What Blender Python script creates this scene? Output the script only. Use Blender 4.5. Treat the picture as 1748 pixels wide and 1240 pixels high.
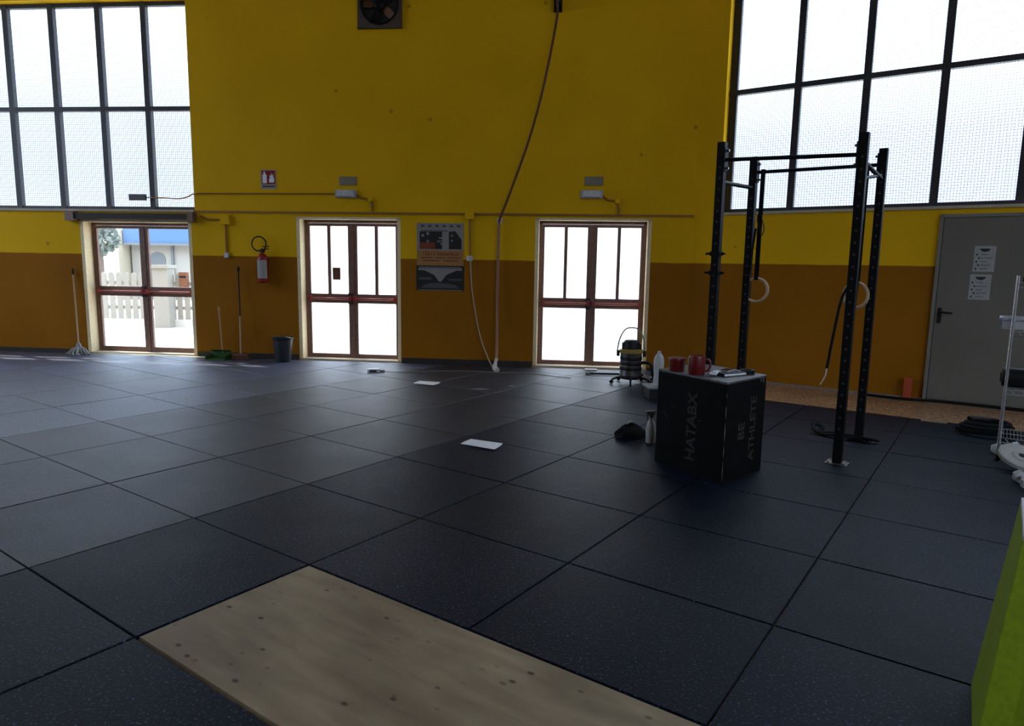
import bpy, bmesh, math, random
from mathutils import Vector, Matrix
random.seed(7)
S = bpy.context.scene
for o in list(bpy.data.objects): bpy.data.objects.remove(o)
COL = S.collection
PI = math.pi
def rad(d): return math.radians(d)

# ------------------------------------------------------------------ camera, world, sun, exposure
F_PX = 1176.15; PITCH = rad(8.104); ROLL = rad(0.945); CAM_H = 1.6
cd = bpy.data.cameras.new('camera'); cam = bpy.data.objects.new('camera', cd); COL.objects.link(cam)
cd.sensor_fit = 'HORIZONTAL'; cd.sensor_width = 36; cd.lens = F_PX/1748*36; cd.clip_end = 400; cd.clip_start = .05
fw = Vector((0, math.cos(PITCH), -math.sin(PITCH))); rt = Vector((1, 0, 0)); up = rt.cross(fw)
r2 = rt*math.cos(ROLL)+up*math.sin(ROLL); u2 = -rt*math.sin(ROLL)+up*math.cos(ROLL)
cam.matrix_world = Matrix(((r2.x, u2.x, -fw.x, 0), (r2.y, u2.y, -fw.y, 0), (r2.z, u2.z, -fw.z, CAM_H), (0, 0, 0, 1)))
S.camera = cam
S.view_settings.view_transform = 'Standard'; S.view_settings.look = 'None'
S.view_settings.exposure = 0.35; S.view_settings.gamma = 1.0; S.view_settings.use_curve_mapping = False

w = bpy.data.worlds.new('overcast_sky'); S.world = w; w.use_nodes = True
nt = w.node_tree; nt.nodes.clear()
tc = nt.nodes.new('ShaderNodeTexCoord'); sp = nt.nodes.new('ShaderNodeSeparateXYZ')
cr = nt.nodes.new('ShaderNodeValToRGB'); bg = nt.nodes.new('ShaderNodeBackground'); wo = nt.nodes.new('ShaderNodeOutputWorld')
nt.links.new(tc.outputs['Generated'], sp.inputs[0]); nt.links.new(sp.outputs['Z'], cr.inputs[0])
e = cr.color_ramp.elements
e[0].position = 0.0; e[0].color = (.46, .52, .60, 1)
e[1].position = 0.55; e[1].color = (1.0, 1.25, 1.5, 1)
m_ = e.new(.1); m_.color = (.40, .49, .64, 1)
m_ = e.new(.17); m_.color = (.46, .56, .72, 1)
m_ = e.new(.27); m_.color = (1.05, 1.28, 1.6, 1)
nt.links.new(cr.outputs[0], bg.inputs[0])
mr = nt.nodes.new('ShaderNodeMapRange'); mr.inputs['From Min'].default_value = .25; mr.inputs['From Max'].default_value = -.25    # rear sky raised, added to fill the interior with light
mr.inputs['To Min'].default_value = 2.5; mr.inputs['To Max'].default_value = 4.6
nt.links.new(sp.outputs['Y'], mr.inputs[0]); nt.links.new(mr.outputs[0], bg.inputs[1])
nt.links.new(bg.outputs[0], wo.inputs[0])

AB = math.atan(-.0995)                      # back wall direction
cB, sB = math.cos(AB), math.sin(AB)
AR = rad(-35.0)                             # right wall direction
cR, sR = math.cos(AR), math.sin(AR)
def BW(u, d=0, z=0):                        # back wall frame: u along, d = distance in front of it
    return (u*cB + d*sB, 10.917 + u*sB - d*cB, z)
def RW(t, d=0, z=0):
    return (4.501 + t*cR + d*sR, 9.182 + t*sR - d*cR, z)

sd = bpy.data.lights.new('sun', 'SUN'); sun = bpy.data.objects.new('sun', sd); COL.objects.link(sun)
sd.energy = 5.0; sd.angle = rad(1.0); sd.color = (1, .93, .82)
sdir = Vector((.37, -.265, -1.0)).normalized()
sun.rotation_euler = sdir.to_track_quat('-Z', 'Y').to_euler()
sun.location = (0, 14, 14)

def portal(name, loc, rz, sx, sz):
    l = bpy.data.lights.new(name, 'AREA'); l.shape = 'RECTANGLE'; l.size = sx; l.size_y = sz
    l.cycles.is_portal = True
    o = bpy.data.objects.new(name, l); COL.objects.link(o); o.location = loc
    o.rotation_euler = (rad(-90), 0, rz)
portal('left_window_portal', BW(-8.4, -.34, 4.05), AB, 6.4, 3.3)
portal('right_window_portal', RW(2.7, -.34, 4.05), AR, 9.2, 3.3)
portal('side_fill_portal', (BW(-13)[0]+.02, 7.0, 4.25), rad(90), 7, 4.5)  # portal of the added left-wall window
portal('rear_fill_portal', (6.5, -5.9, 4.75), PI, 11, 3.9)  # portal of the added rear window
portal('door_portal', BW(-6.27, -.34, 1.15), AB, 1.94, 2.2)
portal('door_portal', BW(-2.66, -.34, 1.15), AB, 1.71, 2.28)
portal('door_portal', BW(1.22, -.34, 1.15), AB, 1.79, 2.3)

# ------------------------------------------------------------------ materials
MATS = {}
def mat(name, col, rough=.6, metal=0, spec=.5, noise=None, bump=None, coat=0):
    if name in MATS: return MATS[name]
    m = bpy.data.materials.new(name); m.use_nodes = True; n = m.node_tree; b = n.nodes['Principled BSDF']
    b.inputs['Base Color'].default_value = (*col, 1); b.inputs['Roughness'].default_value = rough
    b.inputs['Metallic'].default_value = metal; b.inputs['Specular IOR Level'].default_value = spec
    b.inputs['Coat Weight'].default_value = coat
    g = n.nodes.new('ShaderNodeNewGeometry')
    sc, amt = noise if noise else (40, .12)
    t = n.nodes.new('ShaderNodeTexNoise'); t.inputs['Scale'].default_value = sc; t.inputs['Detail'].default_value = 4
    n.links.new(g.outputs['Position'], t.inputs['Vector'])
    r = n.nodes.new('ShaderNodeValToRGB')
    r.color_ramp.elements[0].position = .3; r.color_ramp.elements[1].position = .7
    r.color_ramp.elements[0].color = (*[c*(1-amt) for c in col], 1); r.color_ramp.elements[1].color = (*[min(1, c*(1+amt)) for c in col], 1)
    n.links.new(t.outputs['Fac'], r.inputs[0]); n.links.new(r.outputs[0], b.inputs['Base Color'])
    if bump:
        bn = n.nodes.new('ShaderNodeBump'); bn.inputs['Strength'].default_value = bump[1]; bn.inputs['Distance'].default_value = .01
        t2 = n.nodes.new('ShaderNodeTexNoise'); t2.inputs['Scale'].default_value = bump[0]; t2.inputs['Detail'].default_value = 3
        n.links.new(g.outputs['Position'], t2.inputs['Vector']); n.links.new(t2.outputs['Fac'], bn.inputs['Height'])
        n.links.new(bn.outputs[0], b.inputs['Normal'])
    MATS[name] = m; return m

def wall_paint():
    m = bpy.data.materials.new('two_tone_wall_paint'); m.use_nodes = True; n = m.node_tree; N = n.nodes; L = n.links
    b = N['Principled BSDF']; b.inputs['Roughness'].default_value = .7; b.inputs['Specular IOR Level'].default_value = .1
    g = N.new('ShaderNodeNewGeometry'); s = N.new('ShaderNodeSeparateXYZ'); L.new(g.outputs['Position'], s.inputs[0])
    wob = N.new('ShaderNodeTexNoise'); wob.inputs['Scale'].default_value = 3; L.new(g.outputs['Position'], wob.inputs['Vector'])
    a1 = N.new('ShaderNodeMath'); a1.operation = 'MULTIPLY_ADD'; a1.inputs[1].default_value = .02
    L.new(wob.outputs['Fac'], a1.inputs[0]); L.new(s.outputs['Z'], a1.inputs[2])
    gt = N.new('ShaderNodeMath'); gt.operation = 'GREATER_THAN'; gt.inputs[1].default_value = 1.68; L.new(a1.outputs[0], gt.inputs[0])
    # slow patchiness of the old paint
    n1 = N.new('ShaderNodeTexNoise'); n1.inputs['Scale'].default_value = .8; n1.inputs['Detail'].default_value = 6; n1.inputs['Roughness'].default_value = .6
    L.new(g.outputs['Position'], n1.inputs['Vector'])
    ry = N.new('ShaderNodeValToRGB'); L.new(n1.outputs['Fac'], ry.inputs[0])
    ry.color_ramp.elements[0].position = .3; ry.color_ramp.elements[0].color = (.70, .395, .005, 1)
    ry.color_ramp.elements[1].position = .7; ry.color_ramp.elements[1].color = (.78, .45, .007, 1)
    ro = N.new('ShaderNodeValToRGB'); L.new(n1.outputs['Fac'], ro.inputs[0])
    ro.color_ramp.elements[0].position = .3; ro.color_ramp.elements[0].color = (.26, .095, .003, 1)
    ro.color_ramp.elements[1].position = .7; ro.color_ramp.elements[1].color = (.31, .118, .005, 1)
    mx = N.new('ShaderNodeMix'); mx.data_type = 'RGBA'; L.new(gt.outputs[0], mx.inputs['Factor'])
    L.new(ro.outputs[0], mx.inputs['A']); L.new(ry.outputs[0], mx.inputs['B'])
    # sparse scuffs / old screw holes
    v = N.new('ShaderNodeTexVoronoi'); v.inputs['Scale'].default_value = 1.5; L.new(g.outputs['Position'], v.inputs['Vector'])
    lt = N.new('ShaderNodeValToRGB'); L.new(v.outputs['Distance'], lt.inputs[0])
    lt.color_ramp.elements[0].position = .03; lt.color_ramp.elements[0].color = (.45, .40, .4, 1)
    lt.color_ramp.elements[1].position = .06; lt.color_ramp.elements[1].color = (1, 1, 1, 1)
    mu = N.new('ShaderNodeMix'); mu.data_type = 'RGBA'; mu.blend_type = 'MULTIPLY'; mu.inputs['Factor'].default_value = .7
    L.new(mx.outputs['Result'], mu.inputs['A']); L.new(lt.outputs[0], mu.inputs['B']); L.new(mu.outputs['Result'], b.inputs['Base Color'])
    bn = N.new('ShaderNodeBump'); bn.inputs['Strength'].default_value = .25; bn.inputs['Distance'].default_value = .01
    t2 = N.new('ShaderNodeTexNoise'); t2.inputs['Scale'].default_value = 14; t2.inputs['Detail'].default_value = 5
    L.new(g.outputs['Position'], t2.inputs['Vector']); L.new(t2.outputs['Fac'], bn.inputs['Height']); L.new(bn.outputs[0], b.inputs['Normal'])
    return m

def rubber():
    m = bpy.data.materials.new('rubber_crumb'); m.use_nodes = True; n = m.node_tree; N = n.nodes; L = n.links
    b = N['Principled BSDF']; b.inputs['Roughness'].default_value = .55; b.inputs['Specular IOR Level'].default_value = .2
    g = N.new('ShaderNodeNewGeometry')
    at = N.new('ShaderNodeAttribute'); at.attribute_name = 'tile_tone'
    f1 = N.new('ShaderNodeTexNoise'); f1.inputs['Scale'].default_value = 75; f1.inputs['Detail'].default_value = 3; f1.inputs['Roughness'].default_value = .8
    L.new(g.outputs['Position'], f1.inputs['Vector'])
    r = N.new('ShaderNodeValToRGB'); L.new(f1.outputs['Fac'], r.inputs[0])
    r.color_ramp.elements[0].position = .59; r.color_ramp.elements[0].color = (.003, .005, .013, 1)
    r.color_ramp.elements[1].position = .72; r.color_ramp.elements[1].color = (.15, .21, .40, 1)  # crumb speckle, with surface glints put into its colour
    # chalky dust patches
    f2 = N.new('ShaderNodeTexNoise'); f2.inputs['Scale'].default_value = 2.1; f2.inputs['Detail'].default_value = 7; f2.inputs['Roughness'].default_value = .65
    L.new(g.outputs['Position'], f2.inputs['Vector'])
    r2_ = N.new('ShaderNodeValToRGB'); L.new(f2.outputs['Fac'], r2_.inputs[0])
    r2_.color_ramp.elements[0].position = .35; r2_.color_ramp.elements[0].color = (0, 0, 0, 1)
    r2_.color_ramp.elements[1].position = .8; r2_.color_ramp.elements[1].color = (.22, .22, .22, 1)
    mx = N.new('ShaderNodeMix'); mx.data_type = 'RGBA'; L.new(r2_.outputs[0], mx.inputs['Factor'])
    L.new(r.outputs[0], mx.inputs['A']); mx.inputs['B'].default_value = (.022, .028, .040, 1)
    mu = N.new('ShaderNodeMix'); mu.data_type = 'RGBA'; mu.blend_type = 'MULTIPLY'; mu.inputs['Factor'].default_value = 1
    L.new(mx.outputs['Result'], mu.inputs['A']); L.new(at.outputs['Color'], mu.inputs['B']); L.new(mu.outputs['Result'], b.inputs['Base Color'])
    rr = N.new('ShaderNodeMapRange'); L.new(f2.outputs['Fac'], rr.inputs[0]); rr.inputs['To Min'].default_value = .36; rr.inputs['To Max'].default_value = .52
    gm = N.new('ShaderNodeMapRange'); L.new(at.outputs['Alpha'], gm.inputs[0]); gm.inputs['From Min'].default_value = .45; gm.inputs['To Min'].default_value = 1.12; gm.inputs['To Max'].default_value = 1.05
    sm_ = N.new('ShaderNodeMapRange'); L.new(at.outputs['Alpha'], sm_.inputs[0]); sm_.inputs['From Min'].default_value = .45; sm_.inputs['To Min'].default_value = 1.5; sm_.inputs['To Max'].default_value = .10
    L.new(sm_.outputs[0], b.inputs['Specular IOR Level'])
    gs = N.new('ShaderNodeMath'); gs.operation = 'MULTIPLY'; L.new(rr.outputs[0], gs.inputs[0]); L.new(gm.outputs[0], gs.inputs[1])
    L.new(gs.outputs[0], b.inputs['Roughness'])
    bn = N.new('ShaderNodeBump'); bn.inputs['Strength'].default_value = .6; bn.inputs['Distance'].default_value = .005
    L.new(f1.outputs['Fac'], bn.inputs['Height']); L.new(bn.outputs[0], b.inputs['Normal'])
    return m

def terrazzo():
    m = bpy.data.materials.new('terrazzo'); m.use_nodes = True; n = m.node_tree; N = n.nodes; L = n.links
    b = N['Principled BSDF']; b.inputs['Roughness'].default_value = .35
    g = N.new('ShaderNodeNewGeometry')
    v = N.new('ShaderNodeTexVoronoi'); v.inputs['Scale'].default_value = 38; L.new(g.outputs['Position'], v.inputs['Vector'])
    r = N.new('ShaderNodeValToRGB'); r.color_ramp.interpolation = 'CONSTANT'
    sx = N.new('ShaderNodeSeparateColor'); L.new(v.outputs['Color'], sx.inputs[0]); L.new(sx.outputs[0], r.inputs[0])
    el = r.color_ramp.elements; el[0].color = (.30, .16, .08, 1); el[1].position = .4; el[1].color = (.50, .33, .20, 1)
    q = el.new(.6); q.color = (.16, .08, .05, 1); q = el.new(.8); q.color = (.42, .22, .10, 1)
    L.new(r.outputs[0], b.inputs['Base Color']); return m

def plywood():
    m = bpy.data.materials.new('worn_plywood'); m.use_nodes = True; n = m.node_tree; N = n.nodes; L = n.links
    b = N['Principled BSDF']; b.inputs['Roughness'].default_value = .6; b.inputs['Specular IOR Level'].default_value = .3
    tcn = N.new('ShaderNodeTexCoord'); mp = N.new('ShaderNodeMapping'); mp.inputs['Scale'].default_value = (1, 5, 1)
    L.new(tcn.outputs['Object'], mp.inputs['Vector'])
    f = N.new('ShaderNodeTexNoise'); f.inputs['Scale'].default_value = 2.2; f.inputs['Detail'].default_value = 8; f.inputs['Distortion'].default_value = .5
    L.new(mp.outputs[0], f.inputs['Vector'])
    r = N.new('ShaderNodeValToRGB'); L.new(f.outputs['Fac'], r.inputs[0])
    r.color_ramp.elements[0].position = .3; r.color_ramp.elements[0].color = (.28, .205, .13, 1)
    r.color_ramp.elements[1].position = .7; r.color_ramp.elements[1].color = (.42, .32, .205, 1)
    p = N.new('ShaderNodeTexNoise'); p.inputs['Scale'].default_value = 1.7; p.inputs['Detail'].default_value = 5; L.new(tcn.outputs['Object'], p.inputs['Vector'])
    pr = N.new('ShaderNodeValToRGB'); L.new(p.outputs['Fac'], pr.inputs[0])
    pr.color_ramp.elements[0].position = .35; pr.color_ramp.elements[0].color = (.62, .60, .58, 1)
    pr.color_ramp.elements[1].position = .65; pr.color_ramp.elements[1].color = (1, 1, 1, 1)
    mu = N.new('ShaderNodeMix'); mu.data_type = 'RGBA'; mu.blend_type = 'MULTIPLY'; mu.inputs['Factor'].default_value = .8
    L.new(r.outputs[0], mu.inputs['A']); L.new(pr.outputs[0], mu.inputs['B'])
    # knots and dents
    mp2 = N.new('ShaderNodeMapping'); mp2.inputs['Scale'].default_value = (.62, 1, 1); L.new(tcn.outputs['Object'], mp2.inputs['Vector'])
    v = N.new('ShaderNodeTexVoronoi'); v.inputs['Scale'].default_value = 15; v.inputs['Randomness'].default_value = 1; L.new(mp2.outputs[0], v.inputs['Vector'])
    kr = N.new('ShaderNodeValToRGB'); L.new(v.outputs['Distance'], kr.inputs[0])
    kr.color_ramp.elements[0].position = .09; kr.color_ramp.elements[0].color = (.3, .26, .22, 1)
    kr.color_ramp.elements[1].position = .20; kr.color_ramp.elements[1].color = (1, 1, 1, 1)
    mk = N.new('ShaderNodeMix'); mk.data_type = 'RGBA'; mk.blend_type = 'MULTIPLY'
    sx = N.new('ShaderNodeSeparateColor'); L.new(v.outputs['Color'], sx.inputs[0])
    pw = N.new('ShaderNodeMapRange'); pw.inputs['From Min'].default_value = .2; pw.inputs['From Max'].default_value = .6; L.new(sx.outputs[0], pw.inputs[0]); L.new(pw.outputs[0], mk.inputs['Factor'])
    L.new(mu.outputs['Result'], mk.inputs['A']); L.new(kr.outputs[0], mk.inputs['B']); L.new(mk.outputs['Result'], b.inputs['Base Color'])
    bn = N.new('ShaderNodeBump'); bn.inputs['Strength'].default_value = .2; bn.inputs['Distance'].default_value = .004
    L.new(kr.outputs[0], bn.inputs['Height']); L.new(bn.outputs[0], b.inputs['Normal'])
    return m

def glass_pane(name, wired, tint=(.97, .98, 1)):
    m = bpy.data.materials.new(name); m.use_nodes = True; n = m.node_tree; N = n.nodes; L = n.links; N.clear()
    out = N.new('ShaderNodeOutputMaterial'); tr = N.new('ShaderNodeBsdfTransparent'); tr.inputs[0].default_value = (*tint, 1)
    gl = N.new('ShaderNodeBsdfGlossy'); gl.inputs['Roughness'].default_value = .12
    m1 = N.new('ShaderNodeMixShader'); m1.inputs[0].default_value = .04; L.new(tr.outputs[0], m1.inputs[1]); L.new(gl.outputs[0], m1.inputs[2])
    last = m1
    if wired:
        tcn = N.new('ShaderNodeTexCoord'); s = N.new('ShaderNodeSeparateXYZ'); L.new(tcn.outputs['Object'], s.inputs[0])
        outs = []
        for ax in ('X', 'Z'):
            d = N.new('ShaderNodeMath'); d.operation = 'MULTIPLY'; d.inputs[1].default_value = 1/.034; L.new(s.outputs[ax], d.inputs[0])
            fr = N.new('ShaderNodeMath'); fr.operation = 'FRACT'; L.new(d.outputs[0], fr.inputs[0])
            lt = N.new('ShaderNodeMath'); lt.operation = 'LESS_THAN'; lt.inputs[1].default_value = .11; L.new(fr.outputs[0], lt.inputs[0]); outs.append(lt)
        mxm = N.new('ShaderNodeMath'); mxm.operation = 'MAXIMUM'; L.new(outs[0].outputs[0], mxm.inputs[0]); L.new(outs[1].outputs[0], mxm.inputs[1])
        df = N.new('ShaderNodeBsdfDiffuse'); df.inputs[0].default_value = (.12, .12, .13, 1)
        dm = N.new('ShaderNodeMath'); dm.operation = 'MULTIPLY'; dm.inputs[1].default_value = .8; L.new(mxm.outputs[0], dm.inputs[0])
        m2 = N.new('ShaderNodeMixShader'); L.new(dm.outputs[0], m2.inputs[0]); L.new(last.outputs[0], m2.inputs[1]); L.new(df.outputs[0], m2.inputs[2]); last = m2
    L.new(last.outputs[0], out.inputs[0]); return m

M = dict(
    wall=wall_paint(), rubber=rubber(), terrazzo=terrazzo(), ply=plywood(),
    wired=glass_pane('wired_glass', True), glass=glass_pane('door_glass', False),
    ceil=mat('ceiling_paint', (.45, .44, .40), .8), dark=mat('dark_steel_window_frame', (.018, .018, .024), .5),
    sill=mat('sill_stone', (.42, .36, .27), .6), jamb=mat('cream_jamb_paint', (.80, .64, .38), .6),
    leaf=mat('brown_anodised_door', (.20, .105, .075), .45, noise=(25, .2)), panic=mat('red_panic_bar', (.30, .04, .03), .4),
    lock=mat('dark_lock', (.03, .028, .028), .4), lintel=mat('dark_lintel', (.035, .022, .015), .7),
    greydoor=mat('grey_fire_door', (.135, .125, .10), .5, noise=(1.5, .1)), greyframe=mat('grey_door_frame', (.18, .17, .14), .5),
    black=mat('black_powder_coat', (.0045, .0045, .005), .5, spec=.18), blackp=mat('black_plastic', (.008, .008, .009), .5, spec=.3),
    plyo=mat('black_painted_plywood', (.0035, .0035, .004), .65, spec=.12, noise=(9, .5)), scuff=mat('bare_wood_scuff', (.20, .17, .13), .7),
    boxtop=mat('grey_box_top', (.10, .10, .105), .38, noise=(20, .35)),
    ink=mat('faded_white_stencil', (.026, .022, .018), .7, noise=(60, .6)), steel=mat('stainless_steel', (.45, .45, .45), .3, 1),
    chrome=mat('chrome_wire', (.50, .50, .52), .3, .9), white=mat('white_plastic', (.42, .42, .43), .45), paper=mat('white_paper', (.85, .86, .90), .7),
    paper2=mat('note_paper', (.33, .325, .31), .8), grey=mat('grey_plastic', (.22, .22, .22), .55), wood=mat('pale_wood', (.42, .27, .15), .55),
    red=mat('red_paint', (.28, .008, .008), .35), redp=mat('red_plastic', (.14, .005, .005), .4), rope=mat('climbing_rope', (.33, .19, .12), .9, bump=(120, .8)),
    ropew=mat('frayed_rope_end', (.60, .55, .50), .9, bump=(80, .8)), cablew=mat('beige_cable', (.42, .34, .24), .6), trunk=mat('painted_trunking', (.30, .13, .012), .6),
    green=mat('green_plastic', (.025, .085, .01), .5), lime=mat('lime_green_box_paint', (.25, .34, .012), .45), seam=mat('dark_seam', (.01, .012, .006), .7),
    mop=mat('grey_mop_strands', (.32, .32, .31), .9, noise=(60, .4), bump=(60, 1)), web=mat('black_webbing', (.005, .005, .006), .8, spec=.15),
    ringw=mat('birch_ring', (.48, .33, .20), .4), mesh=mat('foggy_plastic', (.55, .57, .58), .35), conc=mat('outdoor_concrete', (.62, .60, .56), .9, noise=(3, .08)),
    fence=mat('white_fence_concrete', (.27, .25, .215), .85), blue=mat('blue_fascia', (.045, .10, .21), .6), bwall=mat('beige_house_wall', (.25, .225, .19), .85),
    cream=mat('cream_pillar', (.36, .31, .22), .85), arch=mat('grey_shutter', (.10, .105, .105), .7), leaf_g=mat('foliage', (.11, .125, .10), .9, noise=(6, .5)),
    trunkw=mat('bark', (.10, .07, .05), .9), poster_w=mat('poster_paper', (.25, .235, .23), .6), poster_k=mat('poster_black', (.012, .012, .012), .5),
    poster_r=mat('poster_red', (.22, .035, .015), .5), poster_o=mat('poster_orange', (.36, .17, .05), .5), poster_g=mat('poster_grey', (.07, .072, .076), .5),
    plate=mat('grey_rubber_plate', (.36, .35, .33), .6), orange=mat('orange_red_paint', (.42, .055, .012), .6), collar=mat('yellow_collar', (.30, .20, .04), .5),
    copper=mat('fan_blade_bronze', (.16, .07, .03), .5, .4), fanframe=mat('fan_frame_brown', (.075, .05, .04), .6), sign=mat('faded_exit_plate', (.24, .20, .12), .7),
    base=mat('gap_shade_black', (.02, .015, .012), .6), skytin=mat('white_canopy', (.8, .8, .8), .8), led=mat('led_lens', (.9, .9, .9), .2), brown=mat('broom_brown', (.14, .05, .02), .7))
def clear_bottle():
    m = bpy.data.materials.new('clear_bottle_plastic'); m.use_nodes = True; n = m.node_tree; N = n.nodes; L = n.links; N.clear()
    out = N.new('ShaderNodeOutputMaterial'); tr = N.new('ShaderNodeBsdfTransparent'); tr.inputs[0].default_value = (.9, .92, .93, 1)
    p = N.new('ShaderNodeBsdfPrincipled'); p.inputs['Base Color'].default_value = (.7, .72, .74, 1); p.inputs['Roughness'].default_value = .15
    t = N.new('ShaderNodeTexNoise'); t.inputs['Scale'].default_value = 30
    r = N.new('ShaderNodeMapRange'); r.inputs['To Min'].default_value = .25; r.inputs['To Max'].default_value = .8; L.new(t.outputs['Fac'], r.inputs[0])
    mx = N.new('ShaderNodeMixShader'); L.new(r.outputs[0], mx.inputs[0]); L.new(tr.outputs[0], mx.inputs[1]); L.new(p.outputs[0], mx.inputs[2]); L.new(mx.outputs[0], out.inputs[0]); return m
M['roped'] = mat('dark_rope', (.13, .055, .035), .9, bump=(120, .8))
def frosted():
    m = glass_pane('hazy_door_glass', False); n = m.node_tree; N = n.nodes; L = n.links
    out = [q for q in N if q.type == 'OUTPUT_MATERIAL'][0]; prev = out.inputs[0].links[0].from_socket
    tl = N.new('ShaderNodeBsdfTranslucent'); tl.inputs[0].default_value = (.93, .93, .93, 1)
    mx = N.new('ShaderNodeMixShader'); mx.inputs[0].default_value = .42; L.new(prev, mx.inputs[1]); L.new(tl.outputs[0], mx.inputs[2]); L.new(mx.outputs[0], out.inputs[0]); return m
M['frosted'] = frosted()
M['bottle'] = clear_bottle(); M['hole'] = mat('hole_rim', (.035, .035, .038), .5)

# ------------------------------------------------------------------ mesh helpers
class MB:
    def __init__(s): s.v = []; s.f = []; s.sm = []; s.mi = []; s.cur = 0; s.mats = []
    def m(s, name):
        s.mats.append(name); s.cur = len(s.mats); return s
    def add(s, vs, fs, smooth=False, mtx=None):
        k = len(s.v)
        for p in vs: s.v.append(tuple(mtx @ Vector(p)) if mtx else tuple(p))
        for f in fs: s.f.append([i+k for i in f]); s.sm.append(smooth); s.mi.append(s.cur)
        return s
    def box(s, x0, x1, y0, y1, z0, z1, mtx=None):
        v = [(x0, y0, z0), (x1, y0, z0), (x1, y1, z0), (x0, y1, z0), (x0, y0, z1), (x1, y0, z1), (x1, y1, z1), (x0, y1, z1)]
        return s.add(v, [(0, 3, 2, 1), (4, 5, 6, 7), (0, 1, 5, 4), (1, 2, 6, 5), (2, 3, 7, 6), (3, 0, 4, 7)], mtx=mtx)
    def tube(s, pts, r, n=8, closed=False, flat=None):
        pts = [Vector(p) for p in pts]; N = len(pts); rs = r if isinstance(r, (list, tuple)) else [r]*N
        vs = []; t0 = None; nrm = None
        for i, p in enumerate(pts):
            a = pts[(i-1) % N] if (closed or i > 0) else p; b = pts[(i+1) % N] if (closed or i < N-1) else p
            t = (b-a).normalized()
            if nrm is None:
                h = Vector((0, 0, 1)) if abs(t.z) < .9 else Vector((1, 0, 0)); nrm = t.cross(h).normalized()
            else:
                nrm = (nrm - t*nrm.dot(t)).normalized()
            bn = t.cross(nrm)
            for k in range(n):
                c, q = math.cos(2*PI*k/n), math.sin(2*PI*k/n)
                vs.append(p + (nrm*c + bn*q*(flat or 1))*rs[i])
        fs = []
        R = N if closed else N-1
        for i in range(R):
            for k in range(n):
                a = i*n+k; b = i*n+(k+1) % n; c = ((i+1) % N)*n+(k+1) % n; d = ((i+1) % N)*n+k
                fs.append((a, b, c, d))
        if not closed: fs.append(tuple(range(n))[::-1]); fs.append(tuple((N-1)*n+k for k in range(n)))
        return s.add(vs, fs, True)
    def lathe(s, prof, c=(0, 0, 0), n=24, mtx=None):
        vs = []; fs = []
        for r, z in prof:
            for k in range(n): vs.append((c[0]+r*math.cos(2*PI*k/n), c[1]+r*math.sin(2*PI*k/n), c[2]+z))
        for i in range(len(prof)-1):
            for k in range(n): fs.append((i*n+k, i*n+(k+1) % n, (i+1)*n+(k+1) % n, (i+1)*n+k))
        fs.append(tuple(range(n))[::-1]); fs.append(tuple((len(prof)-1)*n+k for k in range(n)))
        return s.add(vs, fs, True, mtx)
    def prism(s, poly, a0, a1, axis='y', mtx=None):      # poly in the two other axes
        def P(q, a): return {'y': (q[0], a, q[1]), 'z': (q[0], q[1], a), 'x': (a, q[0], q[1])}[axis]
        n = len(poly); vs = [P(q, a0) for q in poly]+[P(q, a1) for q in poly]
        fs = [tuple(range(n)), tuple(range(n, 2*n))[::-1]]+[(i, i+n, (i+1) % n+n, (i+1) % n) for i in range(n)]
        return s.add(vs, fs, mtx=mtx)
    def build(s, name, m, parent=None, loc=None, rz=0, bevel=0, **props):
        me = bpy.data.meshes.new(name); me.from_pydata(s.v, [], s.f); me.update()
        bm = bmesh.new(); bm.from_mesh(me); bmesh.ops.recalc_face_normals(bm, faces=bm.faces); bm.to_mesh(me); bm.free()
        me.polygons.foreach_set('use_smooth', s.sm)
        if any(s.sm):
            try: me.set_sharp_from_angle(angle=rad(38))
            except Exception: pass
        me.materials.append(M[m] if isinstance(m, str) else m)
        for q in s.mats: me.materials.append(M[q])
        me.polygons.foreach_set('material_index', s.mi)
        o = bpy.data.objects.new(name, me); COL.objects.link(o)
        if parent: o.parent = parent
        if loc: o.location = loc
        o.rotation_euler.z = rz
        if bevel:
            b = o.modifiers.new('bevel', 'BEVEL'); b.width = bevel; b.segments = 2; b.limit_method = 'ANGLE'; b.angle_limit = rad(40)
        for k, v in props.items(): o[k] = v
        return o
def thing(name, label, cat, loc=(0, 0, 0), rz=0, group=None):
    o = bpy.data.objects.new(name, None); COL.objects.link(o); o.empty_display_size = .1
    o.location = loc; o.rotation_euler.z = rz; o['label'] = label; o['category'] = cat
    if group: o['group'] = group
    return o
def struct(name, loc=(0, 0, 0), rz=0):
    o = bpy.data.objects.new(name, None); COL.objects.link(o); o.location = loc; o.rotation_euler.z = rz; o['kind'] = 'structure'; return o
def T(o, label, cat, group=None):
    o['label'] = label; o['category'] = cat
    if group: o['group'] = group
    return o
def text_mesh(name, body, size, m, parent, mtx, depth=.002, sx=1.0, align='CENTER'):
    c = bpy.data.curves.new(name, 'FONT'); c.body = body; c.size = size; c.extrude = depth; c.align_x = align; c.align_y = 'CENTER'; c.offset = size*.02
    t = bpy.data.objects.new(name, c); COL.objects.link(t)
    dg = bpy.context.evaluated_depsgraph_get(); me = bpy.data.meshes.new_from_object(t.evaluated_get(dg))
    bpy.data.objects.remove(t); bpy.data.curves.remove(c)
    me.transform(Matrix.Diagonal((sx, 1, 1, 1))); me.transform(mtx); me.materials.clear(); me.materials.append(M[m])
    o = bpy.data.objects.new(name, me); COL.objects.link(o); o.parent = parent; return o
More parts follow.
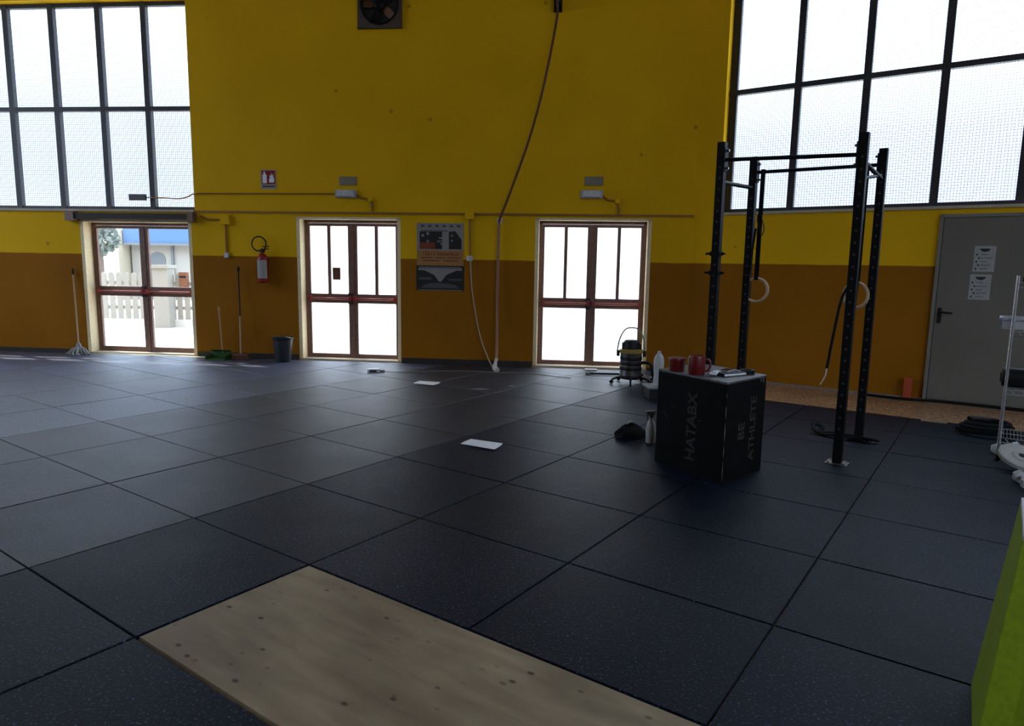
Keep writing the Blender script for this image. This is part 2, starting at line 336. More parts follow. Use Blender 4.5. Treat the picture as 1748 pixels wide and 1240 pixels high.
def smooth_path(pts, n=8):
    P = [Vector(p) for p in pts]; out = []
    for i in range(len(P)-1):
        p0 = P[max(i-1, 0)]; p1 = P[i]; p2 = P[i+1]; p3 = P[min(i+2, len(P)-1)]
        for k in range(n):
            t = k/n; out.append(.5*((2*p1)+(p2-p0)*t+(2*p0-5*p1+4*p2-p3)*t*t+(3*p1-p0-3*p2+p3)*t**3))
    out.append(P[-1]); return out

# ------------------------------------------------------------------ room shell
H = 7.0; TH = .34
def wall_with_holes(x0, x1, z0, z1, holes, th=TH):
    xs = sorted({x0, x1, *[h[0] for h in holes], *[h[1] for h in holes]}); zs = sorted({z0, z1, *[h[2] for h in holes], *[h[3] for h in holes]})
    mb = MB()
    for i in range(len(xs)-1):
        zz = None
        for j in range(len(zs)-1):
            cx, cz = (xs[i]+xs[i+1])/2, (zs[j]+zs[j+1])/2
            solid = not any(h[0] < cx < h[1] and h[2] < cz < h[3] for h in holes)
            if solid:
                if zz is None: zz = zs[j]
            if (not solid or j == len(zs)-2) and zz is not None:
                mb.box(xs[i], xs[i+1], 0, th, zz, zs[j] if not solid else zs[j+1]); zz = None
    return mb
WL = (-11.6, -5.23, 2.40, 5.66)             # left window opening (u0,u1,z0,z1)
WRr = (-1.86, 7.4, 2.40, 5.72)              # right window opening
D1 = (-7.25, -5.30, 0, 2.23); D2 = (-3.52, -1.81, 0, 2.31); D3 = (.33, 2.11, 0, 2.33)
o = wall_with_holes(-13, 2.753, 0, H, [WL, D1, D2, D3]).build('wall_back', 'wall', None, BW(0), AB); o['kind'] = 'structure'
o = wall_with_holes(-1.857, 10.2, 0, H, [(WRr[0]+.0, *WRr[1:])]).build('wall_right', 'wall', None, RW(0), AR); o['kind'] = 'structure'
# angled pier between the two glazed walls
p0 = Vector(BW(2.753)); p1 = Vector(RW(-1.857))
dv = (p1-p0); nv = Vector((-dv.y, dv.x, 0)).normalized()
if nv.y < 0: nv = -nv
mb = MB(); mb.prism([(p0.x, p0.y), (p1.x, p1.y), RW(-1.857, -.335)[:2], BW(2.753, -.335)[:2]], 0, H, 'z')
o = mb.build('wall_pier', 'wall'); o['kind'] = 'structure'
XL = BW(-13)[0]; XR = RW(10.2)[0]; YR = -6.0
o = wall_with_holes(YR, 12.6, 0, H, [(3.5, 10.5, 2.0, 6.5)], .2).build('wall_left', 'wall', None, (XL, 0, 0), rad(90)); o['kind'] = 'structure'
o = MB().box(XR, XR+.2, YR, RW(10.2)[1]+.3, 0, H).build('wall_far_right', 'wall'); o['kind'] = 'structure'
o = wall_with_holes(XL-.2, XR+.2, 0, H, [(1, 12, 2.8, 6.7)], .2).build('wall_rear', 'wall', None, (0, YR-.2, 0)); o['kind'] = 'structure'
cpoly = [(XL-.2, YR-.2), (XR+.2, YR-.2), RW(10.2, -.3)[:2], RW(-1.857, -.3)[:2], BW(2.753, -.3)[:2], BW(-13, -.3)[:2]]
o = MB().prism(cpoly, H, H+.2, 'z').build('ceiling', 'ceil'); o['kind'] = 'structure'
fpoly = [(XL-.2, YR-.2), (XR+.2, YR-.2), RW(10.2, -.34)[:2], RW(-1.857, -.34)[:2], BW(2.753, -.34)[:2], BW(-13, -.34)[:2]]
o = MB().prism(fpoly, -.14, -.02, 'z').build('floor', 'terrazzo'); o['kind'] = 'structure'

# rubber mats: one floor covering, seams modelled as gaps between bevelled tiles
TH_G = rad(35.31); OX, OY = -1.588, 2.744
g1 = Vector((math.sin(TH_G), math.cos(TH_G), 0)); g2 = Vector((math.cos(TH_G), -math.sin(TH_G), 0))
GI = [-4.28-1.07*k for k in range(14, 0, -1)] + [-4.28, -3.325, -2.225, -1.112, 0, 1.089, 2.172] + [2.172+1.09*k for k in range(1, 10)]
GJ = [-.9*k for k in range(12, 0, -1)] + [0, .906, 1.767, 2.679, 3.579, 4.499, 5.50, 6.44] + [6.44+.91*k for k in range(1, 12)]
def G(i, j, z=0): return Vector((OX, OY, z)) + g2*i + g1*j
def clip(poly, n, d):
    out = []
    for k in range(len(poly)):
        a, b = poly[k], poly[(k+1) % len(poly)]; da = n[0]*a[0]+n[1]*a[1]-d; db = n[0]*b[0]+n[1]*b[1]-d
        if da <= 0: out.append(a)
        if (da < 0) != (db < 0) and abs(da-db) > 1e-9:
            t = da/(da-db); out.append((a[0]+(b[0]-a[0])*t, a[1]+(b[1]-a[1])*t))
    return out
nb = (-sB, cB); db_ = nb[0]*BW(0, .10)[0]+nb[1]*BW(0, .10)[1]
mb = MB(); tones = []
rnd = random.Random(3)
bdr = 7.32
for a in range(len(GI)-1):
    for b in range(len(GJ)-1):
        i0, i1, j0, j1 = GI[a], GI[a+1], GJ[b], GJ[b+1]
        if i0 >= -.01:
            if j0 >= bdr: continue
            j1 = min(j1, bdr)
            if bdr-j1 < .3: j1 = bdr
            if j0 > 7.0: continue
        if i0 > -.01 and i0 < 2.1 and j0 > -.01 and j1 < .95: continue      # the plywood board lies in this row
        q = .005
        poly = [tuple(G(i, j)[:2]) for i, j in ((i0+q, j0+q), (i1-q, j0+q), (i1-q, j1-q), (i0+q, j1-q))]
        poly = clip(poly, nb, db_)
        poly = clip(poly, (1, 0), XR-.05) if poly else poly; poly = clip(poly, (-1, 0), -XL-.05) if poly else poly; poly = clip(poly, (0, -1), -YR-.05) if poly else poly
        if len(poly) < 3: continue
        k0 = len(mb.f); cx = sum(p[0] for p in poly)/len(poly); cy = sum(p[1] for p in poly)/len(poly)
        n = len(poly); c = .004
        ins = []
        for p in poly:
            L_ = math.hypot(cx-p[0], cy-p[1]); ins.append((p[0]+(cx-p[0])/L_*c, p[1]+(cy-p[1])/L_*c))
        dz = rnd.uniform(-.0012, .0012)
        vs = [(*p, -.02) for p in poly]+[(*p, -.003+dz) for p in poly]+[(*p, dz) for p in ins]
        fs = [tuple(range(2*n, 3*n))]
        for r_ in (0, 1):
            fs += [(r_*n+k, r_*n+(k+1) % n, (r_+1)*n+(k+1) % n, (r_+1)*n+k) for k in range(n)]
        mb.add(vs, fs)
        tn = rnd.uniform(.75, 1.2); sheen_row = i1 <= -4.2
        if sheen_row: tn *= 4.5  # dust plus window reflection lifted into the base tone of these rows
        tones += [(tn, .45 if sheen_row else (.72 if i1 <= -3.3 else (.78 if i1 <= -2.2 else (.88 if i1 <= -1.1 else 1.0))))]*len(fs)
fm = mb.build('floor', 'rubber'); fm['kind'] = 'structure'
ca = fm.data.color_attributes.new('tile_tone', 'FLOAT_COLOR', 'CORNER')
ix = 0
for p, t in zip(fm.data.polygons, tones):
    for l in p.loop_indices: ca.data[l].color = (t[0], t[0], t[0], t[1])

# plywood board
bd = MB().box(.012, 2.165, .010, .896, -.02, .001).build('plywood_board', 'ply', None, (OX, OY, 0), 0, bevel=.002)
bd.matrix_world = Matrix(((g2.x, g1.x, 0, OX), (g2.y, g1.y, 0, OY), (0, 0, 1, 0), (0, 0, 0, 1)))
T(bd, 'long pale plywood board with dark knots set into the black rubber mats', 'board')
o = MB().prism([(-7.15, .12), (-5.30, .12), (-5.28, -.04), (-4.80, -.05), (-4.62, -.13), (-5.5, -.13), (-6.6, -.07), (-7.15, -.02)], -.02, .004, 'z').build('sun_patch_1', 'jamb', None, BW(0), AB); o['kind'] = 'structure'  # pale floor strip, shaped as the sun patch by the left door
# dark strip painted for the shaded gap at the back wall foot
o = MB().box(D1[1]+.02, D2[0]-.02, -.02, 0, -.02, .08).box(D2[1]+.02, D3[0]-.02, -.02, 0, -.02, .08).box(-13, D1[0]-.02, -.02, 0, -.02, .06).box(D3[1]+.02, 2.7, -.02, 0, -.02, .04).build('gap_shade_back', 'base', None, BW(0), AB); o['kind'] = 'structure'

# ------------------------------------------------------------------ windows
def window(name, loc, rz, x0, x1, z0, z1, bars, zbar, sillx):
    r = struct(name, loc, rz)
    y0, y1 = .16, .23
    f = MB(); w_ = .045
    f.box(x0, x1, y0, y1, z0, z0+.06).box(x0, x1, y0, y1, z1-.06, z1).box(x0, x0+.11, y0, y1, z0, z1).box(x1-.05, x1, y0, y1, z0, z1)
    for b in bars: f.box(b-w_, b+w_, y0-.01, y1, z0, z1)
    f.box(x0, x1, y0-.02, y1, zbar-.035, zbar+.035)
    f.build('window_frame', 'dark', r)
    ed = [x0]+list(bars)+[x1]
    for k in range(len(ed)-1):
        for za, zb in ((z0+.06, zbar-.035), (zbar+.035, z1-.06)):
            a = ed[k]+w_; b = ed[k+1]-w_
            MB().box(a-ed[k], b-ed[k], -.003, .003, 0, zb-za).build('window_pane', 'wired', r, (ed[k], .195, za))
    MB().box(x0, sillx, -.03, y0, z0-.035, z0+.002).build('window_sill', 'sill', r)
    return r
window('window_1', BW(0), AB, *WL, [-10.85, -10.04, -9.23, -8.43, -7.63, -6.82, -6.04], 4.02, WL[1])
window('window_2', RW(0), AR, *WRr, [-.92, -.07, .80, 1.68, 2.56, 3.44, 4.32, 5.2, 6.08, 6.96], 4.09, WRr[1])

window('fill_window_rear', (0, YR, 0), 0, 1, 12, 2.8, 6.7, [1+k*1.1 for k in range(1, 10)], 4.75, 12).location.y = YR-.33  # unseen rear window, added to light the hall
window('fill_window_left', (XL, 0, 0), rad(90), 3.5, 10.5, 2.0, 6.5, [3.5+k*1.0 for k in range(1, 7)], 4.2, 10.5)  # unseen left-wall window, added to light the hall
# ------------------------------------------------------------------ glazed doors
def glazed_door(name, D, mull, zp, yd, gl='glass'):
    u0, u1, _, zt = D
    r = struct(name, BW(u0), AB); W_ = u1-u0; t = .055
    MB().box(0, t, 0, TH, 0, zt).box(W_-t, W_, 0, TH, 0, zt).box(0, W_, 0, TH, zt-.035, zt).build('jamb', 'jamb', r)
    MB().box(0, W_, 0, TH+.1, -.03, .02).build('threshold', 'sill', r)
    MB().box(t, t+.045, yd, yd+.06, 0, zt-.035).box(W_-t-.045, W_-t, yd, yd+.06, 0, zt-.035).box(t, W_-t, yd, yd+.06, zt-.08, zt-.035).build('door_frame', 'leaf', r)
    ztop = zt-.035-.045; a = t+.045; mid = W_/2
    for k, (x0, x1) in enumerate(((a+.001, mid-.001), (mid+.001, W_-a-.001))):
        s_ = .075; so = .035
        sl, sr_ = (so, s_) if k == 0 else (s_, so)
        z1_, z2_, z3_ = zp
        L = MB(); ya, yb = yd+.005, yd+.05
        L.box(x0, x0+sl, ya, yb, .02, ztop-.004).box(x1-sr_, x1, ya, yb, .02, ztop-.004)
        L.box(x0+sl, x1-sr_, ya, yb, .02, z1_).box(x0+sl, x1-sr_, ya, yb, z2_, z3_).box(x0+sl, x1-sr_, ya, yb, ztop-.05, ztop-.004)
        if mull: cx = (x0+sl+x1-sr_)/2; L.box(cx-.025, cx+.025, ya, yb, z3_, ztop-.05)
        lf = L.build('door_leaf', 'leaf', r)
        MB().box(x0+sl, x1-sr_, yd+.025, yd+.03, z1_, z2_).build('glass_pane', gl, lf)
        if mull:
            MB().box(x0+sl, cx-.025, yd+.025, yd+.03, z3_, ztop-.05).build('glass_pane', gl, lf)
            MB().box(cx+.025, x1-sr_, yd+.025, yd+.03, z3_, ztop-.05).build('glass_pane', gl, lf)
        else:
            MB().box(x0+sl, x1-sr_, yd+.025, yd+.03, z3_, ztop-.05).build('glass_pane', gl, lf)
        if k == 0: MB().box(x1-.02, x1+.022, yd-.004, yd+.004, .02, ztop-.01).build('meeting_strip', 'leaf', lf)
        zc = (z2_+z3_)/2
        pb = MB().tube([(x0+.05, yd-.06, zc), (x1-.05, yd-.06, zc)], .017, 10)
        pb.box(x0+.015, x0+.055, yd-.075, yd+.005, zc-.04, zc+.04).box(x1-.055, x1-.015, yd-.075, yd+.005, zc-.04, zc+.04)
        h = pb.build('panic_bar', 'panic', lf)
        if k == 0:
            MB().box(x1-.075, x1-.005, yd-.02, yd+.006, zc-.09, zc+.09).build('lock_case', 'lock', lf)
    return r
glazed_door('door_1', D1, False, (.10, .97, 1.13), .20)
glazed_door('door_2', D2, True, (.085, .93, 1.08), .20, 'frosted')
glazed_door('door_3', D3, True, (.085, .93, 1.09), .20, 'frosted')
# dark roller box above the left door
rb = thing('shutter_box', 'dark narrow shutter box above the left glazed door', 'shutter', BW(-6.32, 0, 2.235), AB)
MB().box(-.95, 1.02, -.10, -.001, 0, .10).build('housing', 'lintel', rb)
MB().box(-1.10, -.95, -.12, -.001, -.03, .12).build('end_bracket', 'leaf', rb, label='brown end bracket')
MB().box(1.02, 1.12, -.12, -.001, -.03, .12).build('end_bracket', 'leaf', rb, label='brown end bracket')

# grey fire door on the right wall
r = struct('door_4', RW(.95), AR)
MB().box(-.04, 0, -.05, -.001, 0, 2.30).box(-.04, 1.5, -.05, -.001, 2.26, 2.30).build('door_frame', 'greyframe', r)
lf = MB().box(.005, 1.48, -.045, -.002, .01, 2.255).build('door_leaf', 'greydoor', r, bevel=.004)
h = MB().box(.03, .075, -.057, -.045, .97, 1.16).build('door_handle', 'blackp', lf)
h2 = MB().tube([(.052, -.05, 1.11), (.052, -.10, 1.11), (.075, -.105, 1.11), (.19, -.105, 1.10)], .011, 8)
h2.build('lever', 'blackp', lf)
def note(label, u, z):
    n = thing('notice_sheet', label, 'notice', RW(u, .0465, z), AR, 'notice sheets on the grey door')
    MB().box(0, .215, -.0015, 0, 0, .305).build('sheet', 'paper2', n)
    a = []
    for k in range(13): t = PI+PI*k/12; a.append((.107+.052*math.cos(t), .275+.038*math.sin(t)))
    pr_ = MB(); pr_.prism(a, -.003, -.0014, 'y'); pr_.build('header_emblem', 'poster_k', n)
    for k in range(5):
        x = .03+(.022 if k % 2 else 0); zz = .205-.042*k
        s = MB(); s.prism([(x+.010*math.cos(q*PI/4), zz+.012*math.sin(q*PI/4)) for q in range(8)], -.003, -.0014, 'y'); s.build('bullet_mark', 'poster_k', n)
        MB().box(.07, .07+(.07, .11, .06, .10, .08)[k], -.003, -.0014, zz-.004, zz+.004).build('text_line', 'poster_g', n)
note('upper white notice sheet with black emblem on the grey door', 1.295, 1.61)
note('lower white notice sheet with black emblem on the grey door', 1.28, 1.275)

# ------------------------------------------------------------------ conduits, lamps, signs on the back wall
cd1 = MB().box(D1[1]+.1, 2.73, -.025, -.001, 2.362, 2.392).build('cable_trunking', 'trunk', None, BW(0), AB)
T(cd1, 'long yellow-brown cable trunking running above the glazed doors', 'trunking')
def conduit(name, label, u_z, branches=()):
    t = thing(name, label, 'conduit', BW(u_z[0][0], 0, u_z[0][1]), AB)
    o0 = u_z[0]
    MB().tube([(u-o0[0], -.02, z-o0[1]) for u, z in u_z], .016, 8).build('pipe', 'trunk', t)
    return t, o0
t, o0 = conduit('conduit_drop', 'thin painted conduit with junction box dropping to socket left of extinguisher', [(-5.12, 2.30), (-5.0, 2.25), (-4.70, 2.25), (-4.70, 1.72)])
MB().box(.35, .50, -.06, -.001, -.13, .03).build('junction_box', 'wall', t, bevel=.006)
MB().box(.385, .455, -.05, -.001, -.66, -.58).build('socket', 'mesh', t, bevel=.005, label='pale socket')
t, o0 = conduit('conduit_drop', 'thin painted conduit with junction box dropping to socket right of the posters', [(-.70, 2.352), (-.69, 1.70)])
MB().box(-.07, .07, -.06, -.031, -.06, .06).build('junction_box', 'wall', t, bevel=.006)
MB().box(-.04, .05, -.05, -.001, -.70, -.62).build('socket', 'mesh', t, bevel=.005, label='pale socket')
for u, lab in ((-2.52, 'bent conduit joining left emergency light to the trunking'), (1.34, 'bent conduit joining right emergency light to the trunking')):
    t, o0 = conduit('light_conduit', lab, [(u, 2.67), (u+.10, 2.60), (u+.22, 2.59), (u+.26, 2.50), (u+.26, 2.40)])
    MB().lathe([(.045, 0), (.045, .04), (.035, .05)], n=16, mtx=Matrix.Translation((.24, -.001, -.08)) @ Matrix.Rotation(rad(90), 4, 'X')).build('round_junction', 'wall', t)
for u, zc, lab, lab2 in ((-2.68, 2.67, 'white emergency light above the middle glazed door', 'faded exit sign plate above left emergency light'),
                   (1.18, 2.685, 'white emergency light above the right glazed door', 'faded exit sign plate above right emergency light')):
    t = thing('emergency_light', lab, 'lamp', BW(u, 0, zc-.06), AB, 'emergency lights above the doors')
    MB().box(-.17, .17, -.05, -.001, 0, .125).build('housing', 'white', t, bevel=.01)
    MB().prism([(-.145, .02), (.145, .02), (.125, .11), (-.125, .11)], -.075, -.05, 'y').build('diffuser', 'mesh', t, bevel=.006)
    MB().lathe([(.016, 0), (.010, .012)], n=12, mtx=Matrix.Translation((.0, -.075, .085)) @ Matrix.Rotation(rad(90), 4, 'X')).build('indicator_lens', 'led', t)
    s = thing('exit_sign', lab2, 'sign', BW(u+.03, 0, zc+.13), AB, 'exit sign plates above the emergency lights')
    MB().box(-.14, .14, -.012, -.001, 0, .14).build('plate', 'sign', s, bevel=.004)
    # running figure, door and arrow pictogram
    g = MB(); g.box(-.12, -.07, -.015, -.012, .03, .11).prism([(-.04, .06), (.02, .06), (.02, .04), (.055, .07), (.02, .10), (.02, .08), (-.04, .08)], -.015, -.012, 'y')
    g.prism([(.08, .03), (.095, .03), (.105, .06), (.125, .035), (.13, .045), (.112, .08), (.118, .11), (.095, .11), (.09, .07)], -.015, -.012, 'y')
    g.build('pictogram', 'grey', s)
# sensor box on the left window and its wire
t = thing('sensor_box', 'small dark box fixed on the left window above the door', 'sensor', BW(-6.27, -.13, 2.555), AB)
MB().box(-.145, .145, -.05, .0, 0, .10).build('casing', 'poster_g', t, bevel=.005)
MB().tube([(.145, -.02, .05), (.25, -.02, .05)], .01, 6).build('cable_gland', 'grey', t)
wpts = smooth_path([(-6.02, .12, 2.60), (-5.8, .12, 2.60), (-5.55, .08, 2.585), (-5.35, .02, 2.61), (-5.22, -.02, 2.655), (-5.0, -.018, 2.665), (-4.0, -.018, 2.668), (-2.86, -.018, 2.672)], 6)
o = MB().tube([tuple(p) for p in wpts], .011, 6).build('signal_cable', 'trunk', None, BW(0), AB)
T(o, 'thin dark cable from window box along wall to left emergency light', 'cable')

# extinguisher sign and extinguisher
t = thing('extinguisher_sign', 'small red and white fire extinguisher sign high on yellow wall', 'sign', BW(-3.96, 0, 2.74), AB)
MB().box(-.125, .125, -.006, -.001, 0, .30).build('plate', 'paper2', t)
MB().box(-.11, .11, -.009, -.006, .075, .285).build('red_field', 'red', t)
MB().box(-.10, .10, -.009, -.006, .03, .05).build('caption_bar', 'poster_k', t)
g = MB(); g.box(-.095, -.025, -.012, -.009, .09, .22); g.prism([(-.085, .22), (-.035, .22), (-.05, .245), (-.05, .27), (-.075, .27), (-.075, .245)], -.012, -.009, 'y')
g.build('extinguisher_pictogram', 'paper', t)
g = MB(); g.prism([(.02, .10), (.09, .10), (.10, .15), (.085, .19), (.09, .235), (.065, .205), (.055, .255), (.04, .20), (.02, .215), (.03, .17), (.01, .14)], -.012, -.009, 'y')
g.build('flame_pictogram', 'paper', t)
t = thing('fire_extinguisher', 'red fire extinguisher with black looped hose on the wall', 'fire extinguisher', BW(-4.05, 0, 1.25), AB)
MB().lathe([(.055, 0), (.082, .015), (.085, .04), (.085, .38), (.075, .42), (.045, .455), (.028, .47), (.025, .49)], (0, -.11, 0), 24).build('cylinder', 'red', t)
lb = []
l = MB(); n = 12
vs = []; fs = []
for k in range(n+1):
    a = rad(-90)+rad(140)*(k/n-.5); vs += [(.0865*math.cos(a), -.11+.0865*math.sin(a), .07), (.0865*math.cos(a), -.11+.0865*math.sin(a), .36)]
for k in range(n): fs.append((2*k, 2*k+2, 2*k+3, 2*k+1))
l.add(vs, fs, True).build('paper_label', 'paper2', t)
MB().box(-.03, .03, -.14, -.08, .485, .53).box(-.025, .10, -.125, -.095, .53, .545).box(0, .11, -.12, -.10, .57, .585).build('valve', 'blackp', t, bevel=.003)
hp = [(.03*1, -.11, .51)]+[( -.06+.12*math.cos(a), -.10, .62+.115*math.sin(a)) for a in [rad(-30+28*k) for k in range(11)]]+[(-.06, -.11, .515), (-.02, -.14, .5)]
MB().tube([tuple(p) for p in smooth_path(hp, 4)], .011, 8).build('hose', 'blackp', t)
MB().box(-.04, .04, -.03, -.001, .30, .40).build('wall_bracket', 'blackp', t)

# posters
p = thing('event_poster', 'white and orange event poster with dark artwork, upper of the pair', 'poster', BW(-1.17, 0, 1.66), AB)
g = MB().box(-.375, .375, -.004, -.001, -.09, .575)
g.m('poster_k').box(-.33, .03, -.006, -.004, .17, .44).prism([(.14, .17), (.34, .17), (.34, .32), (.24, .45), (.14, .44)], -.006, -.004, 'y')
g.m('poster_r').box(-.33, -.08, -.008, -.006, .175, .27)
g.m('poster_w')
for k, (x, z_, s_) in enumerate(((-.2, .29, .03), (.19, .38, .025), (.19, .30, .025))):
    g.prism([(x+s_*(1 if q % 2 == 0 else .45)*math.sin(q*PI/5), z_+s_*(1 if q % 2 == 0 else .45)*math.cos(q*PI/5)) for q in range(10)], -.010, -.008, 'y')
for a, b, c, d in ((-.02, .33, .12, .355), (-.05, .28, .02, .30), (.0, .24, .10, .26), (.05, .29, .12, .32), (-.3, .36, -.26, .40), (-.22, .39, -.18, .43)): g.box(a, c, -.010, -.006, b, d)
g.m('poster_g')
for k in range(6):
    x = -.31+k*.115; g.box(x, x+.06, -.006, -.004, .51, .535); g.box(x+.01, x+.045, -.006, -.004, .535, .55)
for k in range(9): g.box(-.30+.047*k, -.30+.047*k+.03, -.006, -.004, .44, .465)
g.build('sheet', 'poster_w', p)
RX = Matrix.Rotation(rad(90), 4, 'X')
g = MB().box(-.375, .375, -.006, -.004, -.09, .15).m('brown')
for k, (a, b) in enumerate(((-.31, -.12), (-.09, .08), (.11, .32))): g.box(a, b, -.008, -.006, .025, .04)
for k, (a, b) in enumerate(((-.28, .0), (.05, .28))): g.box(a, b, -.008, -.006, -.02, -.005)
g.build('lower_band', 'poster_o', p, label='orange band')
text_mesh('date_text', '12&13 Settembre', .085, 'poster_r', p, Matrix.Translation((0, -.0065, .095)) @ RX, .001, .95)
p = thing('photo_poster', 'dark poster of two rounded black shapes, lower of the pair', 'poster', BW(-1.17, 0, 1.175), AB)
g = MB().box(-.385, .385, -.004, -.001, 0, .395)
g.m('poster_w').box(-.35, .35, -.006, -.004, .32, .355).prism([(-.26, .32), (.26, .32), (.10, .25), (.03, .16), (0, .13), (-.03, .16), (-.10, .25)], -.006, -.004, 'y').box(-.34, .34, -.006, -.004, .365, .375).box(-.35, .35, -.006, -.004, .005, .014)
g.m('poster_g').prism([(-.30, .04), (.30, .04), (.26, .09), (.10, .12), (-.14, .12), (-.27, .09)], -.006, -.004, 'y').box(-.35, -.14, -.006, -.004, .17, .21).box(.14, .35, -.006, -.004, .16, .19)
g.build('sheet', 'poster_k', p)

# sticker on the middle door
g = MB().box(-.065, .065, -.003, .003, 0, .2).build('door_notice', 'brown', None, BW(-2.945, -.215, 1.31), AB)
T(g, 'small brown notice stuck on the glass of the middle door', 'notice')

# wall fan
t = thing('extractor_fan', 'square extractor fan with dark blades high on the yellow wall', 'fan', BW(-2.10, 0, 5.13), AB)
f = MB(); n = 32; cz = .34; vs = []; fs = []
for k in range(n):
    a = 2*PI*k/n; c, s_ = math.cos(a), math.sin(a); m_ = max(abs(c), abs(s_)); vs += [(.34*c/m_, -.06, cz+.34*s_/m_), (.30*c, -.06, cz+.30*s_), (.30*c, -.002, cz+.30*s_), (.34*c/m_, -.002, cz+.34*s_/m_)]
for k in range(n):
    a = 4*k; b = 4*((k+1) % n); fs += [(a, b, b+1, a+1), (a+1, b+1, b+2, a+2), (a+3, b+3, b, a), (a+2, b+2, b+3, a+3)]
f.add(vs, fs).build('frame', 'fanframe', t)
MB().lathe([(.30, 0), (.30, .006)], n=32, mtx=Matrix.Translation((0, -.003, cz)) @ Matrix.Rotation(rad(90), 4, 'X')).build('back_plate', 'poster_k', t)
MB().tube([(.285*math.cos(2*PI*k/32), -.07, cz+.285*math.sin(2*PI*k/32)) for k in range(32)], .014, 8, True).build('shroud_ring', 'black', t)
MB().lathe([(.09, 0), (.09, .05), (.05, .075)], n=20, mtx=Matrix.Translation((0, -.035, cz)) @ Matrix.Rotation(rad(90), 4, 'X')).build('hub', 'black', t)
for k in range(5):
    a = rad(35+72*k); bl = [(.07, -.03), (.15, -.08), (.26, -.085), (.265, .03), (.15, .05), (.07, .03)]
    R_ = Matrix.Translation((0, -.04, cz)) @ Matrix.Rotation(a, 4, 'Y') @ Matrix.Rotation(rad(22), 4, 'X')
    MB().prism(bl, -.003, .003, 'y', R_).build('blade', 'copper' if k in (0, 2) else 'black', t)

# climbing rope: top bracket, rope, frayed end, floor cable
t = thing('rope_bracket', 'black steel bracket high on the wall holding the climbing rope', 'bracket', BW(.60, 0, 5.32), AB)
MB().box(-.06, .06, -.012, -.001, 0, .6).box(-.05, .05, -.17, -.012, .02, .04).box(-.05, -.035, -.17, -.012, .02, .2).box(.035, .05, -.17, -.012, .02, .2).build('plate', 'black', t)
MB().lathe([(.05, -.03), (.035, -.015), (.035, .015), (.05, .03)], n=18, mtx=Matrix.Translation((0, -.11, .13)) @ Matrix.Rotation(rad(90), 4, 'Y')).build('pulley_wheel', 'steel', t)
for zz in (.01, .09, .3): MB().lathe([(.014, 0), (.014, .012)], n=6, mtx=Matrix.Translation((0, -.012, zz)) @ Matrix.Rotation(rad(90), 4, 'X')).build('bolt', 'steel', t)
t = thing('climbing_rope', 'brown climbing rope swinging from bracket and hanging down to the floor', 'rope', BW(-.2, .12, 0), AB)
rp = smooth_path([(.87, -.1, 5.95), (.80, -.1, 5.45), (.79, -.1, 5.13), (.62, -.08, 4.22), (.42, -.06, 3.47), (.12, -.0, 2.64), (-.01, .03, 2.32), (-.03, .06, 2.25)], 8)
MB().tube([tuple(p) for p in rp], .018, 8).build('taut_rope', 'roped', t, label='darker upper rope')
rp = smooth_path([(-.03, .06, 2.25), (-.04, .05, 1.62), (-.04, .03, .89), (-.02, -.10, .4), (0.0, -.3, .16)], 8)
MB().tube([tuple(p) for p in rp], .021, 8).build('hanging_rope', 'rope', t)
rp = smooth_path([(0.0, -.3, .16), (-.01, -.38, .08), (-.0, -.46, .035), (.05, -.56, .03)], 5)
MB().tube([tuple(p) for p in rp], [.026]*5+[.034]*5+[.04]*5+[.028], 10).build('frayed_end', 'ropew', t)
MB().tube([(-.03+.03*math.cos(a), .07, 2.28+.03*math.sin(a)) for a in [2*PI*k/12 for k in range(12)]], .007, 6, True).box(-.07, .01, .105, .119, 2.24, 2.32).build('wall_hook', 'ropew', t)
cp = smooth_path([(-.68, -.05, 1.70), (-.64, -.06, 1.15), (-.52, -.06, .51), (-.36, -.2, .14), (-.24, -.5, .03), (-.22, -.6, .012)], 8)
o = MB().tube([tuple(p) for p in cp], .010, 6).build('power_cable', 'cablew', None, BW(0), AB)
T(o, 'thin beige cable hanging from wall socket to foot of the climbing rope', 'cable')
fp = smooth_path([(-1.95, 10.12, .008), (-1.58, 10.03, .008), (-.83, 10.24, .008), (-.35, 10.18, .008), (.25, 10.12, .008), (.60, 9.90, .008), (.85, 9.75, .008)], 8)
o = MB().tube([tuple(p) for p in fp], .005, 6).build('floor_cable', 'grey', None)
T(o, 'pale cable lying along the mats below the posters', 'cable')

# ------------------------------------------------------------------ small things on the floor
def sheet(pts, label, mat_='paper'):
    c = Vector((sum(p[0] for p in pts)/4, sum(p[1] for p in pts)/4, 0))
    n = 6; vs = []; fs = []
    for i in range(n+1):
        for j in range(n+1):
            a, b = i/n, j/n
            x = (1-a)*(1-b)*pts[0][0]+a*(1-b)*pts[1][0]+a*b*pts[2][0]+(1-a)*b*pts[3][0]; y = (1-a)*(1-b)*pts[0][1]+a*(1-b)*pts[1][1]+a*b*pts[2][1]+(1-a)*b*pts[3][1]
            vs.append((x-c.x, y-c.y, .003+.010*abs(a-.5)**2*4*(b)+.003*math.sin(a*5)))
    for i in range(n):
        for j in range(n): fs.append((i*(n+1)+j, (i+1)*(n+1)+j, (i+1)*(n+1)+j+1, i*(n+1)+j+1))
    o = MB().add(vs, fs, True).build('paper_sheet', mat_, None, (c.x, c.y, .002)); so = o.modifiers.new('thick', 'SOLIDIFY'); so.thickness = .001
    return T(o, label, 'paper', 'paper sheets lying on the mats')
sheet([(-1.32, 9.11), (-1.27, 9.33), (-.96, 9.20), (-1.03, 8.93)], 'white paper sheet farther off, on the mats below the posters')
sheet([(-.45, 6.01), (-.37, 6.20), (-.07, 6.02), (-.14, 5.80)], 'white paper sheet nearer the camera, on the dark mats')
